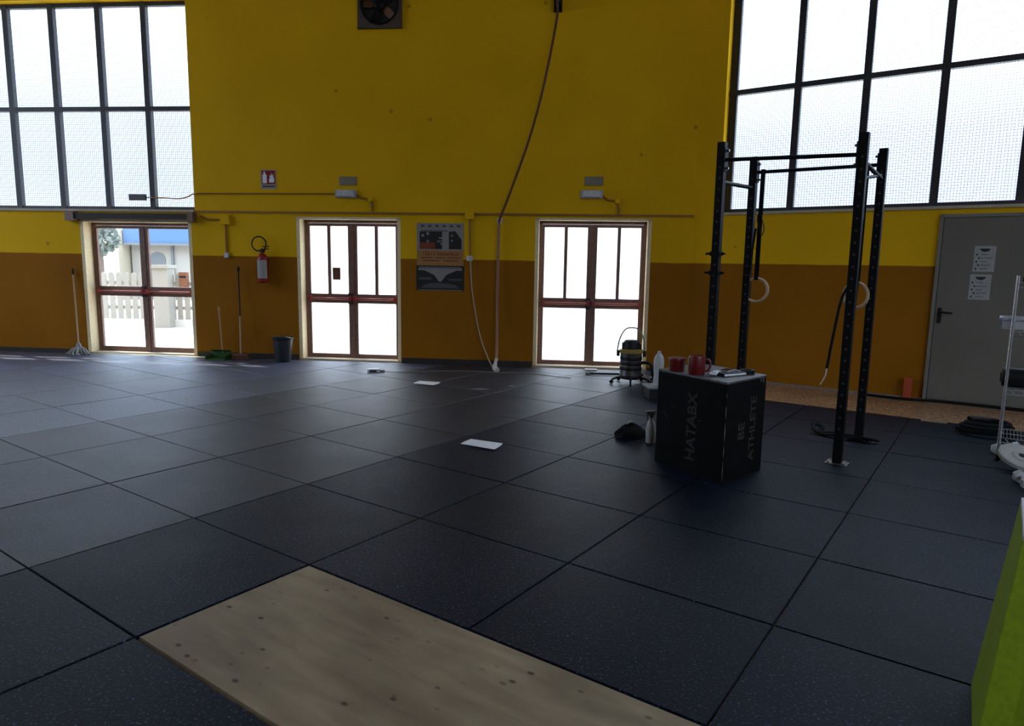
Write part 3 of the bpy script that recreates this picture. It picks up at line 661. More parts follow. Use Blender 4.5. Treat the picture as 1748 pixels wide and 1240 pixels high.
t = thing('power_adapter', 'small pale adapter box on the mats before the middle door', 'adapter', (-2.03, 10.06, 0), .2)
MB().box(-.10, .08, -.05, .05, 0, .05).build('body', 'mesh', t, bevel=.008)
MB().box(.08, .15, -.03, .03, .005, .03).build('plug', 'grey', t, bevel=.004)
MB().box(-.07, .03, -.052, -.049, .008, .034).build('socket_face', 'blackp', t)
o = MB().box(-.09, .10, -.035, .035, 0, .02).build('cloth_scrap', 'paper', None, (1.22, 10.58, 0), AB, bevel=.006); T(o, 'small white scrap lying by the threshold of right door', 'scrap')
o = MB().prism([(-.12, -.02), (.02, -.05), (.13, .0), (.03, .04)], 0, .006, 'z').build('tape_scrap', 'grey', None, (-.42, 8.78, .001), 0); T(o, 'grey scrap on the mats in front of the hanging rope', 'scrap')
o = MB().prism([(-.04, -.02), (.04, -.03), (.05, .02), (-.02, .03)], 0, .006, 'z').build('tape_scrap', 'grey', None, (.0, 9.02, .001), 0); T(o, 'tiny grey scrap on the mats near the rope end', 'scrap')

# mop, broom, dustpan, bucket at the back wall
t = thing('mop', 'string mop with grey head leaning left of the left door', 'mop', (-7.25, 11.43, 0), AB)
top = Vector((-.14, .17, 1.42)); MB().tube([(0, 0, .10), tuple(top*.98)], .013, 8).build('handle', 'wood', t)
MB().tube([tuple(top*.93), tuple(top)], .016, 8).build('grip', 'blackp', t)
MB().lathe([(.05, .10), (.035, .17), (.02, .2)], n=12).build('socket', 'grey', t)
g = MB(); rn = random.Random(5)
for k in range(34):
    a = rn.uniform(0, 2*PI); R_ = rn.uniform(.10, .22); g.tube([tuple(p) for p in smooth_path([(0, 0, .12), (R_*.5*math.cos(a), R_*.35*math.sin(a), .10), (R_*math.cos(a), R_*.5*math.sin(a)-.03, .02), (R_*1.1*math.cos(a+.2), R_*.55*math.sin(a+.2)-.03, .012)], 3)], .012, 5)
g.build('mop_head', 'mop', t)
t = thing('broom', 'long broom with two-tone handle leaning beside the dustpan', 'broom', (-4.43, 11.15, 0), AB)
MB().tube([(0, 0, .08), (-.02, .06, .70)], .014, 8).build('lower_handle', 'wood', t, label='pale wooden lower handle')
MB().tube([(-.02, .06, .70), (-.05, .12, 1.46)], .012, 8).build('upper_handle', 'blackp', t, label='dark upper handle')
MB().lathe([(.02, 0), (.024, .05), (.014, .08)], (-.05, .12, 1.42), 10).build('grip', 'blackp', t)
MB().box(-.14, .14, -.035, .035, .055, .095).build('broom_head', 'brown', t, bevel=.01)
g = MB()
for k in range(40): x = -.13+.26*(k % 20)/19; y = -.02+.04*(k//20); g.tube([(x, y, .06), (x*1.08, y*1.5, 0.002)], .008, 4)
g.build('bristles', 'brown', t)
t = thing('dustpan', 'green dustpan with upright pale handle by the back wall', 'dustpan', (-4.80, 11.10, 0), AB)
g = MB(); g.box(-.16, .17, -.10, .14, 0.002, .012); g.box(-.16, -.148, -.08, .14, .012, .07); g.box(.158, .17, -.08, .14, .012, .07); g.box(-.16, .17, .13, .142, .012, .13)
g.prism([(.142, .13), (.142, .12), (.05, .145), (.05, .155)], -.16, .17, 'x'); g.build('pan', 'green', t, bevel=.004)
MB().tube([(.03, .13, .10), (-.02, .16, .80)], .012, 8).build('handle', 'wood', t)
MB().tube([(-.02, .16, .78), (-.024, .163, .84)], .016, 8).build('grip', 'ringw', t)
t = thing('bucket', 'dark grey plastic bucket standing left of the middle door', 'bucket', (-3.68, 10.98, 0), 0)
MB().lathe([(.115, 0), (.12, .01), (.155, .36), (.165, .37), (.165, .385), (.150, .385), (.142, .36), (.11, .02), (.0, .02)], n=28).build('pail', mat('bucket_grey', (.022, .024, .028), .4), t)
g = MB().tube([(.165*math.cos(a), .165*math.sin(a)*.98, .365-.06*math.sin(a)) for a in [rad(180+180*k/14) for k in range(15)]], .005, 6); g.build('bail_handle', 'steel', t)
MB().lathe([(.166, .355), (.170, .36), (.170, .39), (.166, .395), (.16, .39)], n=28).build('rim', 'blackp', t)

# vacuum cleaner
t = thing('vacuum_cleaner', 'steel drum vacuum cleaner on castors in front of right door', 'vacuum cleaner', (1.64, 9.42, 0), -.15)
MB().lathe([(.135, .07), (.145, .08), (.148, .42), (.15, .425)], n=28).build('drum', 'steel', t)
for z_ in (.08, .20, .27, .34): MB().lathe([(.149, z_-.004), (.152, z_), (.152, z_+.038), (.149, z_+.042)], n=28).build('band', 'blackp', t)
MB().lathe([(.15, .425), (.165, .43), (.165, .47), (.12, .485)], n=28).build('collar', 'collar', t, label='dull yellow collar')
MB().lathe([(.12, .48), (.115, .52), (.11, .58), (.085, .605), (.04, .61)], n=24).box(-.13, -.06, -.05, .05, .47, .57).box(.06, .13, -.05, .05, .47, .56).build('motor_head', 'blackp', t)
hp = smooth_path([(-.19, 0, .42), (-.185, 0, .50), (-.155, 0, .64), (-.09, 0, .75), (0, 0, .775), (.09, 0, .75), (.155, 0, .64), (.175, 0, .50), (.18, 0, .42)], 5)
MB().tube([tuple(p) for p in hp], .010, 8).build('carry_handle', 'grey', t)
for a, b in ((-.20, -.155), (.155, .20)): MB().box(a, b, -.025, .025, .38, .46).build('handle_bracket', 'blackp', t)
for k in range(5):
    a = rad(-90+72*k); c, s_ = math.cos(a), math.sin(a)
    MB().tube([(.1*c, .1*s_, .09), (.2*c, .2*s_, .085), (.27*c, .27*s_, .06)], [.022, .018, .014], 6).build('castor_arm', 'blackp', t)
    MB().lathe([(.026, -.012), (.028, 0), (.026, .012)], n=14, mtx=Matrix.Translation((.27*c, .27*s_, .029)) @ Matrix.Rotation(a, 4, 'Z') @ Matrix.Rotation(rad(90), 4, 'X')).build('castor_wheel', 'black', t)
hs = smooth_path([(.15, -.02, .30), (.27, -.05, .28), (.31, -.02, .10), (.42, .05, .04), (.62, .0, .035), (.58, .22, .035), (.30, .30, .035), (.45, .12, .055), (.70, .22, .04)], 8)
MB().tube([tuple(p) for p in hs], .022, 8).build('suction_hose', 'blackp', t)
t = thing('vacuum_wand', 'black vacuum wand lying on mats left of the vacuum cleaner', 'tube', (1.40, 10.13, 0), .0)
MB().tube([(-.24, .0, .02), (.55, -.03, .02)], .016, 8).build('tube', 'blackp', t)
MB().tube([(-.24, .0, .02), (-.30, .02, .018)], .022, 8).build('end_cuff', 'grey', t)

# step, bottle, spray bottle, bag behind the box
t = thing('step_platform', 'low black step with grey top just behind the black box', 'step', (2.05, 8.42, 0), .05)
MB().box(-.40, .40, -.17, .17, .13, .155).build('top', 'grey', t, bevel=.008)
MB().box(-.38, .38, -.15, .15, 0, .13).build('base', 'blackp', t, bevel=.006)
t = thing('water_bottle', 'large clear plastic water bottle standing on the low step', 'bottle', (1.80, 8.36, .155), 0)
MB().lathe([(.052, 0), (.062, .008), (.062, .10), (.056, .14), (.062, .18), (.064, .26), (.062, .32), (.052, .365), (.030, .395), (.018, .405), (.018, .41)], n=24).build('body', 'bottle', t)
MB().lathe([(.021, .405), (.021, .43)], n=16).build('cap', 'white', t)
t = thing('spray_bottle', 'white spray bottle on the mats against left side of box', 'bottle', (1.285, 6.18, 0), .3)
MB().lathe([(.040, 0), (.045, .008), (.046, .13), (.036, .18), (.020, .215), (.017, .24)], n=20).build('body', 'mesh', t)
MB().lathe([(.021, .235), (.021, .262)], n=14).box(-.055, .03, -.015, .015, .262, .300).box(-.048, -.036, -.007, .007, .215, .265).box(-.065, -.055, -.009, .009, .275, .293).build('trigger_head', 'grey', t, bevel=.003)
t = thing('cloth_bag', 'small black bag lying beside the white spray bottle', 'bag', (1.13, 6.36, 0), .3)
g = MB(); rn = random.Random(2); vs = []; fs = []; nu, nv_ = 20, 10
for i in range(nv_+1):
    th = PI*i/nv_/2*1.0
    for k in range(nu):
        a = 2*PI*k/nu; rr_ = (1+.12*math.sin(3*a+1)+.08*math.sin(5*a+i)); vs.append((.15*math.sin(th+.001)*math.cos(a)*rr_, .10*math.sin(th+.001)*math.sin(a)*rr_, .125*math.cos(th)*(1+.15*math.cos(a-1))+.001))
for i in range(nv_):
    for k in range(nu): fs.append((i*nu+k, i*nu+(k+1) % nu, (i+1)*nu+(k+1) % nu, (i+1)*nu+k))
g.add(vs, fs, True).build('pouch', 'web', t)
MB().tube([tuple(p) for p in smooth_path([(-.03, .02, .11), (.0, .03, .145), (.05, .03, .14), (.07, .02, .10)], 5)], .007, 6).build('loop', 'mesh', t)

# ------------------------------------------------------------------ plyo box and what is on it
bx = Vector((1.575, 4.965, 0)); fl_ = Vector((-.37, .63, 0)); fr_ = Vector((.47, .44, 0)); HB = .775
t = thing('plyo_box', 'large black wooden plyo box with faded lettering on two faces', 'box', tuple(bx), 0)
A_ = Vector((0, 0, 0)); Bl = fl_*1.0; Cr = fr_*.93; Dd = Bl+Cr
def slab(p, q, th, z0, z1, m=None):          # vertical panel p->q, thickness inward
    d = (q-p).normalized(); n_ = Vector((-d.y, d.x, 0)); c_ = Dd/2
    if (c_-p).dot(n_) < 0: n_ = -n_
    return [(p.x, p.y), (q.x, q.y), (q.x+n_.x*th, q.y+n_.y*th), (p.x+n_.x*th, p.y+n_.y*th)]
for p_, q_ in ((A_, Bl), (A_, Cr), (Bl, Dd), (Cr, Dd)):
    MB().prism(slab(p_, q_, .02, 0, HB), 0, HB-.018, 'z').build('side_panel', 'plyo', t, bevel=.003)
MB().prism([tuple(v[:2]) for v in (A_, Cr, Dd, Bl)], HB-.018, HB, 'z').build('top_panel', 'boxtop', t, bevel=.004)  # paler, glossier grey than the side panels
def face_m(p, q, off):                        # frame on face: x along p->q, y up, z out
    d = (q-p).normalized(); up_ = Vector((0, 0, 1)); n_ = d.cross(up_)
    m = Matrix((( d.x, 0, n_.x, p.x), (d.y, 0, n_.y, p.y), (d.z, 1, n_.z, p.z), (0, 0, 0, 1)))
    return m @ Matrix.Translation((0, 0, off))
mL = face_m(Bl, A_, .0012); LL = Bl.length
mR = face_m(A_, Cr, .0012); LR = Cr.length
RZ = Matrix.Rotation(rad(90), 4, 'Z')
text_mesh('stencil_lettering', 'HATABX', .135, 'ink', t, mL @ Matrix.Translation((LL*.55, .37, 0)) @ RZ, .0008, 1.02)
text_mesh('stencil_lettering', 'BE', .13, 'ink', t, mR @ Matrix.Translation((LR*.42, .37, 0)) @ RZ, .0008, 1.0)
text_mesh('stencil_lettering', 'ATHLETE', .12, 'ink', t, mR @ Matrix.Translation((LR*.70, .37, 0)) @ RZ, .0008, 1.05)
g = MB(); rn = random.Random(11)
for (z0, z1) in ((.03, .18), (.21, .30), (.33, .47), (.50, .60), (.66, .69)):
    w1 = rn.uniform(.004, .010)
    MB().prism([(0, z0), (w1, (z0+z1)/2), (0, z1)], -.0002, .0012, 'z', mR).build('worn_edge', 'scuff', t)
for (x, z_, l_, a) in ((.10, .42, .07, -50), (.48, .44, .03, 30), (.20, .50, .02, 40)):
    MB().box(-l_/2, l_/2, -.003, .003, 0, .0012, mL @ Matrix.Translation((x, z_, -.0006)) @ Matrix.Rotation(rad(a), 4, 'Z')).build('scuff_mark', 'ink', t)
for (x, z_, l_, a) in ((LR-.05, .74, .04, 90), (LR-.09, .745, .03, 90)): MB().box(-l_/2, l_/2, -.004, .004, 0, .0012, mR @ Matrix.Translation((x, z_, -.0006)) @ Matrix.Rotation(rad(a), 4, 'Z')).build('scuff_mark', 'scuff', t)
ZT = HB
def onbox(a, b): v = bx + fl_*a + fr_*.93*b; return (v.x, v.y, ZT+.001)
t = thing('plastic_tub', 'low red plastic tub on the left corner of black box', 'tub', onbox(.78, .10), .55)
MB().lathe([(.055, 0), (.058, .005), (.064, .085), (.068, .087), (.068, .10), (.0, .10)], n=24).build('body', 'redp', t)
MB().lathe([(.070, .088), (.072, .095), (.068, .108), (.03, .110)], n=24).build('lid', 'redp', t)
t = thing('plastic_mug', 'tall red plastic mug with handle beside red tub on box', 'mug', onbox(.50, .13), -.3)
MB().lathe([(.058, 0), (.062, .006), (.064, .13), (.060, .148), (.052, .148), (.052, .02), (0, .02)], n=26).build('body', 'redp', t)
MB().tube([tuple(p) for p in smooth_path([(.058, 0, .12), (.09, 0, .115), (.10, 0, .075), (.085, 0, .035), (.058, 0, .03)], 5)], .009, 8).build('handle', 'redp', t)
MB().box(-.072, -.062, -.012, .012, .02, .13).build('pale_strip', 'ringw', t, label='pale strip')
t = thing('notebook', 'black flat notebook with pale page edges on box', 'notebook', onbox(.27, .50), .5)
MB().box(-.12, .12, -.08, .08, 0, .004).box(-.12, .12, -.08, .08, .020, .024).box(-.12, -.116, -.08, .08, 0, .024).build('cover', 'blackp', t)
MB().box(-.115, .117, -.077, .077, .004, .020).build('pages', 'paper', t)
t = thing('crumpled_wrap', 'crumpled white wrap lying at the left of the notebook', 'wrap', onbox(.33, .27), 1.0)
g = MB(); rn = random.Random(8)
for k in range(5):
    pts = [(rn.uniform(-.075, .075), rn.uniform(-.03, .03), rn.uniform(.010, .035)) for _ in range(4)]
    g.tube([tuple(p) for p in smooth_path(pts, 5)], .013, 6, flat=.35)
g.build('folds', 'paper', t)
t = thing('phone', 'dark phone with pale case edge lying on the notebook', 'phone', (onbox(.30, .52)[0], onbox(.30, .52)[1], ZT+.026), .9)
MB().box(-.075, .075, -.038, .038, 0, .010).build('case', 'white', t, bevel=.004)
MB().box(-.07, .07, -.034, .034, .010, .0115).build('screen', mat('phone_glass', (.02, .03, .06), .08), t)
t = thing('tape_roll', 'black tape roll standing at right of the notebook on box', 'tape', onbox(.18, .84), 0)
g = MB(); g.lathe([(.035, 0), (.055, 0), (.055, .03), (.035, .03), (.035, 0)], n=24); g.build('roll', 'black', t)

# ------------------------------------------------------------------ rack
A0 = Vector((2.735, 5.60, 0)); B0 = Vector((3.315, 6.41, 0)); C0 = Vector((1.825, 6.29, 0)); D0 = Vector((2.375, 7.06, 0))
ex = (A0-C0).normalized(); ey = (B0-A0).normalized(); ar = math.atan2(ex.y, ex.x)
t = thing('pull_up_rack', 'free-standing black steel pull-up rack with four drilled uprights', 'rack', tuple(A0), ar)
inv = Matrix.Rotation(-ar, 3, 'Z')
def loc(v): return inv @ (v-A0)
PO = {k: loc(v) for k, v in dict(a=A0, b=B0, c=C0, d=D0).items()}
for k, h_ in (('a', 2.67), ('b', 2.69), ('c', 2.70), ('d', 2.70)):
    p = PO[k]; hw, hd = .034, .034
    hl = MB().box(p.x-hw, p.x+hw, p.y-hd, p.y+hd, .008, h_).m('hole')
    for q in range(24):
        z_ = .30+q*.095
        if z_ > h_-.1: break
        hl.prism([(p.x+.0105*math.cos(s*PI/4), z_+.0105*math.sin(s*PI/4)) for s in range(8)], p.y-hd-.001, p.y-hd+.002, 'y')
        hl.prism([(p.y+.0105*math.cos(s*PI/4), z_+.0105*math.sin(s*PI/4)) for s in range(8)], p.x-hw-.001, p.x-hw+.002, 'x')
    hl.build('upright', 'black', t)
    MB().box(p.x-.085, p.x+.085, p.y-.07, p.y+.07, 0, .009).build('foot_plate', 'steel' if k == 'a' else 'black', t, bevel=.003)
    for sx, sy in ((-.06, -.05), (.06, -.05), (-.06, .05), (.06, .05)):
        MB().lathe([(.011, .009), (.011, .018)], (p.x+sx, p.y+sy, 0), 6).build('anchor_bolt', 'steel', t)
def bar(p, q, r, nm='pull_up_bar'):
    return MB().tube([tuple(p), tuple(q)], r, 12).build(nm, 'black', t)
def at(k, z_): return Vector((PO[k].x, PO[k].y, z_))
bar(at('c', 2.55), at('a', 2.505), .017); bar(at('d', 2.55), at('b', 2.55), .017)
bar(at('c', 2.36), at('d', 2.40), .019, 'side_brace'); bar(at('a', 2.46), at('b', 2.42), .019, 'side_brace'); bar(at('a', 2.32), at('b', 2.46), .014, 'side_brace')
for k, z_ in (('c', 2.55), ('a', 2.505), ('d', 2.55), ('b', 2.55), ):
    p = PO[k]; s_ = 1 if k in 'cd' else -1
    g = MB().box(p.x+s_*.034, p.x+s_*.044, p.y-.045, p.y+.045, z_-.10, z_+.10); g.build('bar_flange', 'black', t, bevel=.003)
    g = MB()
    for dz in (-.075, .075): g.tube([(p.x+s_*.044, p.y, z_+dz), (p.x+s_*.066, p.y, z_+dz)], .012, 6)
    g.build('flange_bolt', 'steel', t)
for z_ in (1.56, 1.73):
    p = PO['c']; MB().tube([(p.x-.10, p.y, z_), (p.x+.08, p.y, z_)], .010, 8).box(p.x-.045, p.x+.045, p.y-.045, p.y+.045, z_-.02, z_+.02).build('safety_pin', 'black', t)

# rings with straps
def ring_set(label, base, tops, zr, lab_strap, yaw):
    r = thing('gym_ring', label, 'gymnastic ring', tuple(base), yaw, 'gym rings hanging from the rack')
    R_ = .117
    MB().tube([(R_*math.cos(a), 0, zr+R_*math.sin(a)) for a in [2*PI*k/36 for k in range(36)]], .0145, 10, True).build('ring', 'ringw', r)
    ztop = 2.57
    g = MB()
    g.prism([(-.019, zr+R_-.012), (.019, zr+R_-.012), (.019, ztop), (-.019, ztop)], -.020, -.017, 'y')
    g.prism([(-.019, zr+R_-.012), (.019, zr+R_-.012), (.019, ztop), (-.019, ztop)], .017, .020, 'y')
    g.box(-.019, .019, -.020, .020, ztop, ztop+.003).box(-.019, .019, -.020, .020, zr+R_-.018, zr+R_-.012)
    g.build('strap', 'web', r)
    MB().box(-.026, .026, -.034, -.016, 2.06, 2.13).build('buckle', 'blackp', r, bevel=.004)
    return r
u = (B0-D0).normalized(); L_ = (B0-D0).length
b1 = D0+u*(.08*L_); b2 = D0+u*(.885*L_)
yr = math.atan2(u.y, u.x)
r1 = ring_set('wooden gym ring with black strap, left one of the rack pair', b1, 0, 1.39, '', yr+.1)
MB().tube([tuple(p) for p in smooth_path([(.0, -.03, 2.12), (.035, -.04, 2.06), (.05, -.045, 1.99), (.03, -.04, 1.93), (.01, -.035, 1.99), (.0, -.03, 2.05)], 4)], .012, 6, flat=.25).build('strap_tail', 'web', r1)
MB().tube([tuple(p) for p in smooth_path([(-.03, -.03, 2.0), (-.055, -.035, 1.75), (-.06, -.035, 1.6), (-.09, -.03, 1.46)], 6)], .022, 6, flat=.5).build('strap_tail', 'web', r1)
r2_ = ring_set('wooden gym ring with black strap, right one of the rack pair', b2, 0, 1.37, '', yr-.35)
MB().tube([tuple(p) for p in smooth_path([(-.02, -.03, 1.50), (-.10, -.05, 1.35), (-.15, -.06, 1.0), (-.19, -.06, .66)], 6)], .024, 6, flat=.5).build('strap_tail', 'web', r2_)
MB().tube([tuple(p) for p in smooth_path([(-.19, -.06, .66), (-.20, -.06, .58), (-.25, -.05, .49)], 5)], .014, 6, flat=.3).build('strap_tip', 'ropew', r2_, label='frayed white strap tip')
MB().tube([tuple(p) for p in smooth_path([(.02, -.03, 1.50), (.02, -.05, 1.2), (.0, -.06, .9), (-.01, -.06, .55), (-.03, -.06, .25)], 6)], .024, 6, flat=.5).build('strap_tail', 'web', r2_)
# band coiled at the foot of the rack
g = MB(); bp = smooth_path([(3.40, 6.34, .02), (3.22, 6.38, .03), (3.12, 6.47, .03), (3.02, 6.58, .02), (2.99, 6.66, .05), (3.04, 6.74, .08), (3.10, 6.70, .05), (3.04, 6.62, .02), (3.16, 6.50, .04), (3.36, 6.30, .04), (3.44, 6.30, .02)], 6)
o = g.tube([tuple(p) for p in bp], .022, 8, flat=.6).build('resistance_band', 'web', None); T(o, 'black rubber band lying around foot of the farther right upright', 'band')

# ------------------------------------------------------------------ right side: shelf, plates, rope coil, cable
t = thing('wire_shelf', 'chrome wire shelving unit at right edge beside the grey door', 'shelf', (4.20, 5.78, 0), -.62)
for x, y in ((0, 0), (.9, 0), (0, .42), (.9, .42)):
    g = MB().tube([(x, y, .05), (x, y, 1.58)], .013, 10)
    for k in range(28): g.lathe([(.0135, 0), (.0150, .003), (.0135, .006)], (x, y, .15+k*.05), 10)
    g.build('post', 'chrome', t)
    MB().lathe([(.012, 0), (.022, .008), (.022, .02), (.012, .055)], (x, y, 0), 12).build('foot', 'blackp', t)
for z_ in (.20, .62, 1.12, 1.52):
    g = MB(); ov = .0
    for y in (0, .42): g.tube([(-.01, y, z_), (.91, y, z_)], .006, 6); g.tube([(-.01, y, z_-.04), (.91, y, z_-.04)], .005, 6)
    for x in (0, .9): g.tube([(x, -.01, z_), (x, .43, z_)], .006, 6); g.tube([(x, -.01, z_-.04), (x, .43, z_-.04)], .005, 6)
    for k in range(1, 36): g.tube([(k*.025, 0, z_+.004), (k*.025, .42, z_+.004)], .0025, 4)
    for k in range(12): g.tube([(.035+k*.075, 0, z_), (.07+k*.075, 0, z_-.04)], .003, 4)
    g.build('shelf_rack', 'chrome', t)
def on_shelf(x, y, z_):
    c, s_ = math.cos(-.62), math.sin(-.62); return (4.20+x*c-y*s_, 5.78+x*s_+y*c, z_)
t = thing('storage_tray', 'white rimmed tray on the second shelf of wire rack', 'tray', on_shelf(.13, .21, 1.130), -.62)
g = MB().box(-.20, .25, -.15, .15, 0, .008); g.box(-.23, .28, -.175, -.155, .075, .095).box(-.23, .28, .155, .175, .075, .095).box(-.23, -.205, -.175, .175, .075, .095).box(.255, .28, -.175, .175, .075, .095)
g.box(-.21, .26, -.16, -.152, .0, .08).box(-.21, .26, .152, .16, .0, .08).box(-.21, -.202, -.16, .16, 0, .08).box(.252, .26, -.16, .16, 0, .08); g.build('tray_body', 'white', t)
for k, x in enumerate((-.12, .0, .14)): MB().box(x-.04, x+.05, -.10, .10, .01, .085).build('block', ('blackp', 'blue', 'blackp')[k], t, bevel=.01)
t = thing('foam_roller', 'black foam roller lying on the third shelf of wire rack', 'roller', on_shelf(.28, .12, .712), -.62)
MB().lathe([(.05, -.32), (.08, -.31), (.085, -.29), (.085, .29), (.08, .31), (.05, .32)], n=24, mtx=Matrix.Rotation(rad(90), 4, 'Y')).build('body', 'blackp', t)
MB().lathe([(.04, -.005), (.04, .004)], n=16, mtx=Matrix.Translation((-.322, 0, 0)) @ Matrix.Rotation(rad(90), 4, 'Y')).build('end_core', 'black', t)
t = thing('glove_pair', 'dark bundle on top of the black foam roller', 'bundle', on_shelf(.24, .12, .797), -.62)
MB().lathe([(.03, 0), (.06, .01), (.065, .05), (.045, .075), (.02, .08)], n=14).build('bundle', 'poster_g', t)
t = thing('storage_case', 'small dark case on the top shelf of wire rack', 'case', on_shelf(.12, .2, 1.529), -.62)
MB().box(-.09, .2, -.12, .12, 0, .045).build('case', 'blackp', t, bevel=.006)
MB().box(-.07, .18, -.1, .1, .045, .055).build('lid', 'orange', t, bevel=.003)
t = thing('weight_plate', 'grey round weight plate tilted on the floor below the shelf', 'weight plate', (4.19, 5.50, .085), 0)
tilt = Matrix.Rotation(rad(-.0), 4, 'Z') @ Matrix.Rotation(rad(24), 4, 'X')
g = MB().lathe([(.025, 0), (.155, 0), (.168, .006), (.168, .034), (.155, .04), (.135, .034), (.075, .034), (.065, .042), (.025, .042), (.025, 0)], n=36, mtx=tilt); g.build('disc', 'plate', t)
MB().lathe([(.024, .004), (.027, .02), (.027, .044), (.024, .045)], n=20, mtx=tilt).build('bore', 'black', t)
t = thing('weight_plate', 'dark bumper plate under the wire shelf behind grey plate', 'weight plate', (4.52, 5.66, 0), 0)
MB().lathe([(.025, 0), (.20, 0), (.205, .01), (.205, .05), (.2, .06), (.15, .05), (.06, .05), (.05, .06), (.025, .06), (.025, 0)], n=36).build('disc', 'black', t)
def dumbbell(label, x, y, a, m):
    t = thing('dumbbell', label, 'dumbbell', (x, y, 0), a, 'dumbbells around the wire shelf')
    MB().tube([(-.07, 0, .05), (.07, 0, .05)], .014, 10).build('grip', 'chrome', t)
    for s_ in (-1, 1): MB().lathe([(.035, -.035), (.05, -.025), (.05, .025), (.035, .035)], n=6, mtx=Matrix.Translation((s_*.10, 0, .045)) @ Matrix.Rotation(rad(90), 4, 'Y')).build('head', m, t)
dumbbell('white hexagonal dumbbell on floor in front of the grey plate', 3.90, 5.06, 1.2, 'white')
dumbbell('pale dumbbell under the wire shelf beside the post', 4.44, 6.02, .3, 'mesh')
t = thing('battle_rope', 'coiled black battle rope on mats left of the shelf', 'rope', (4.74, 6.72, 0), -.5)
cp = []
for k in range(0, 90):
    a = k*.24; R_ = .24-.0008*k+.015*math.sin(a*.7); cp.append((R_*math.cos(a), R_*.75*math.sin(a), .028+.040*(a/(2*PI))*.75))
MB().tube(cp, .024, 8).build('coil', 'web', t)
MB().tube(cp[-6:], [.026]*6, 8).build('end_sleeve', 'blackp', t)
cpts = smooth_path([(*RW(.30, .20)[:2], .0), (*RW(.69, .22)[:2], .0), (*RW(1.1, .12)[:2], .0), (*RW(2.0, .12)[:2], .0), (*RW(3.0, .2)[:2], .0)], 8)
o = MB().tube([(p[0], p[1], .0) for p in cpts], .018, 8).build('floor_cable', 'black'); T(o, 'thick black cable along the foot of wall and grey door', 'cable')
t = thing('pipe_stub', 'short orange-red upright pipe on base plate by grey door', 'pipe', RW(.80, .09, -.02), AR)
MB().box(-.13, .11, -.06, .06, 0, .02).build('base_plate', 'orange', t, bevel=.003)
MB().box(-.10, -.01, -.04, .03, .02, .28).build('upright', 'orange', t, bevel=.006)
o = MB().box(-.12, .12, -.012, .012, 0, .015).build('metal_strip', 'ringw', None, (4.54, 7.25, .001), -.62); T(o, 'pale narrow strip along the far edge of mats', 'strip')

# lime green tapered box at the right edge
t = thing('tapered_box', 'lime green tapered plyo box with white top at right edge', 'box', (1.56, 2.10, 0), 0)
F1 = Vector((.26, .40, 0)); Rr = Vector((.53, -.345, 0))
def tb(v, top): 
    return (v.x, v.y, top)
HT = .75; tp = Vector((.084, -.02, 0))
b0, b1_, b2_, b3 = Vector((0, 0, 0)), F1, F1+Rr, Rr
t0, t1, t2, t3 = b0+Vector((.085, .01, 0)), F1+Vector((.10, -.005, 0)), F1+Rr-Vector((.08, .02, 0)), Rr-Vector((.08, .02, 0))
def quad_panel(p, q, r_, s_, th=.018):
    n_ = (q-p).cross(s_-p).normalized(); c_ = (b2_/2+Vector((0, 0, .37)))
    if (c_-p).dot(n_) < 0: n_ = -n_
    v = [p, q, r_, s_]; v += [x+n_*th for x in v]
    return MB().add([tuple(x) for x in v], [(0, 1, 2, 3), (7, 6, 5, 4), (0, 4, 5, 1), (1, 5, 6, 2), (2, 6, 7, 3), (3, 7, 4, 0)])
Z_ = Vector((0, 0, HT))
for p_, q_, r_, s_ in ((b0, b1_, t1+Z_, t0+Z_), (b1_, b2_, t2+Z_, t1+Z_), (b2_, b3, t3+Z_, t2+Z_), (b3, b0, t0+Z_, t3+Z_)):
    quad_panel(p_, q_, r_, s_).build('side_panel', 'lime', t, bevel=.003)
MB().prism([tuple(v[:2]) for v in (t0, t1, t2, t3)], HT, HT+.018, 'z').build('top_panel', 'white', t, bevel=.004)
nf = Vector((-.545, -.838, .1)).normalized()
p_ = b0+Rr.normalized()*.09; q_ = t0+Z_+Rr.normalized()*.085
g = quad_panel(p_+nf*.001, p_+nf*.001+Rr.normalized()*.008, q_+nf*.001+Rr.normalized()*.008, q_+nf*.001, .002); g.build('dark_joint', 'seam', t)

# ------------------------------------------------------------------ outdoors seen through the left door
og = MB().box(-70, 60, -20, 90, -.20, -.145).build('ground', 'conc'); og['kind'] = 'structure'
def ON(d, s=0):   # point along the sight line through the left door, d metres from the wall
    return (-6.2-.58*d*1.0+s*1.0, 11.5+d)
def fence(x0, x1, y, label, z0=-.145):
    t = thing('picket_fence', label, 'fence', (x0, y, z0), 0)
    Lf = x1-x0; g = MB(); n = int(Lf/.19)
    g.box(0, Lf, -.06, .06, 0, .2).build('plinth', 'conc', t)
    g = MB()
    for z_ in (.45, 1.08): g.box(0, Lf, -.02, .02, z_, z_+.09)
    g.build('rail', 'fence', t)
    for k in range(min(n, 96)):
        x = .05+k*Lf/n; tp_ = 1.40; w_ = .135
        MB().prism([(x, .2), (x+w_, .2), (x+w_, tp_-.05), (x+w_*.75, tp_-.015), (x+w_/2, tp_), (x+w_*.25, tp_-.015), (x, tp_-.05)], -.045, -.02, 'y').build('picket', 'fence', t)
fence(-15.5, -7.0, 17.9, 'white picket fence on a low wall outside the left door')
t = thing('fence_pillar', 'pale square pillar standing in the white picket fence', 'pillar', (-8.95, 17.75, -.145), 0)
MB().box(-.19, .19, -.2, .2, 0, 1.52).build('shaft', 'fence', t); MB().box(-.23, .23, -.25, .25, 1.52, 1.6).build('cap', 'fence', t)
t = thing('letter_box', 'dark brown box fixed on the outdoor fence pillar', 'box', (-8.45, 17.785, .90), 0)
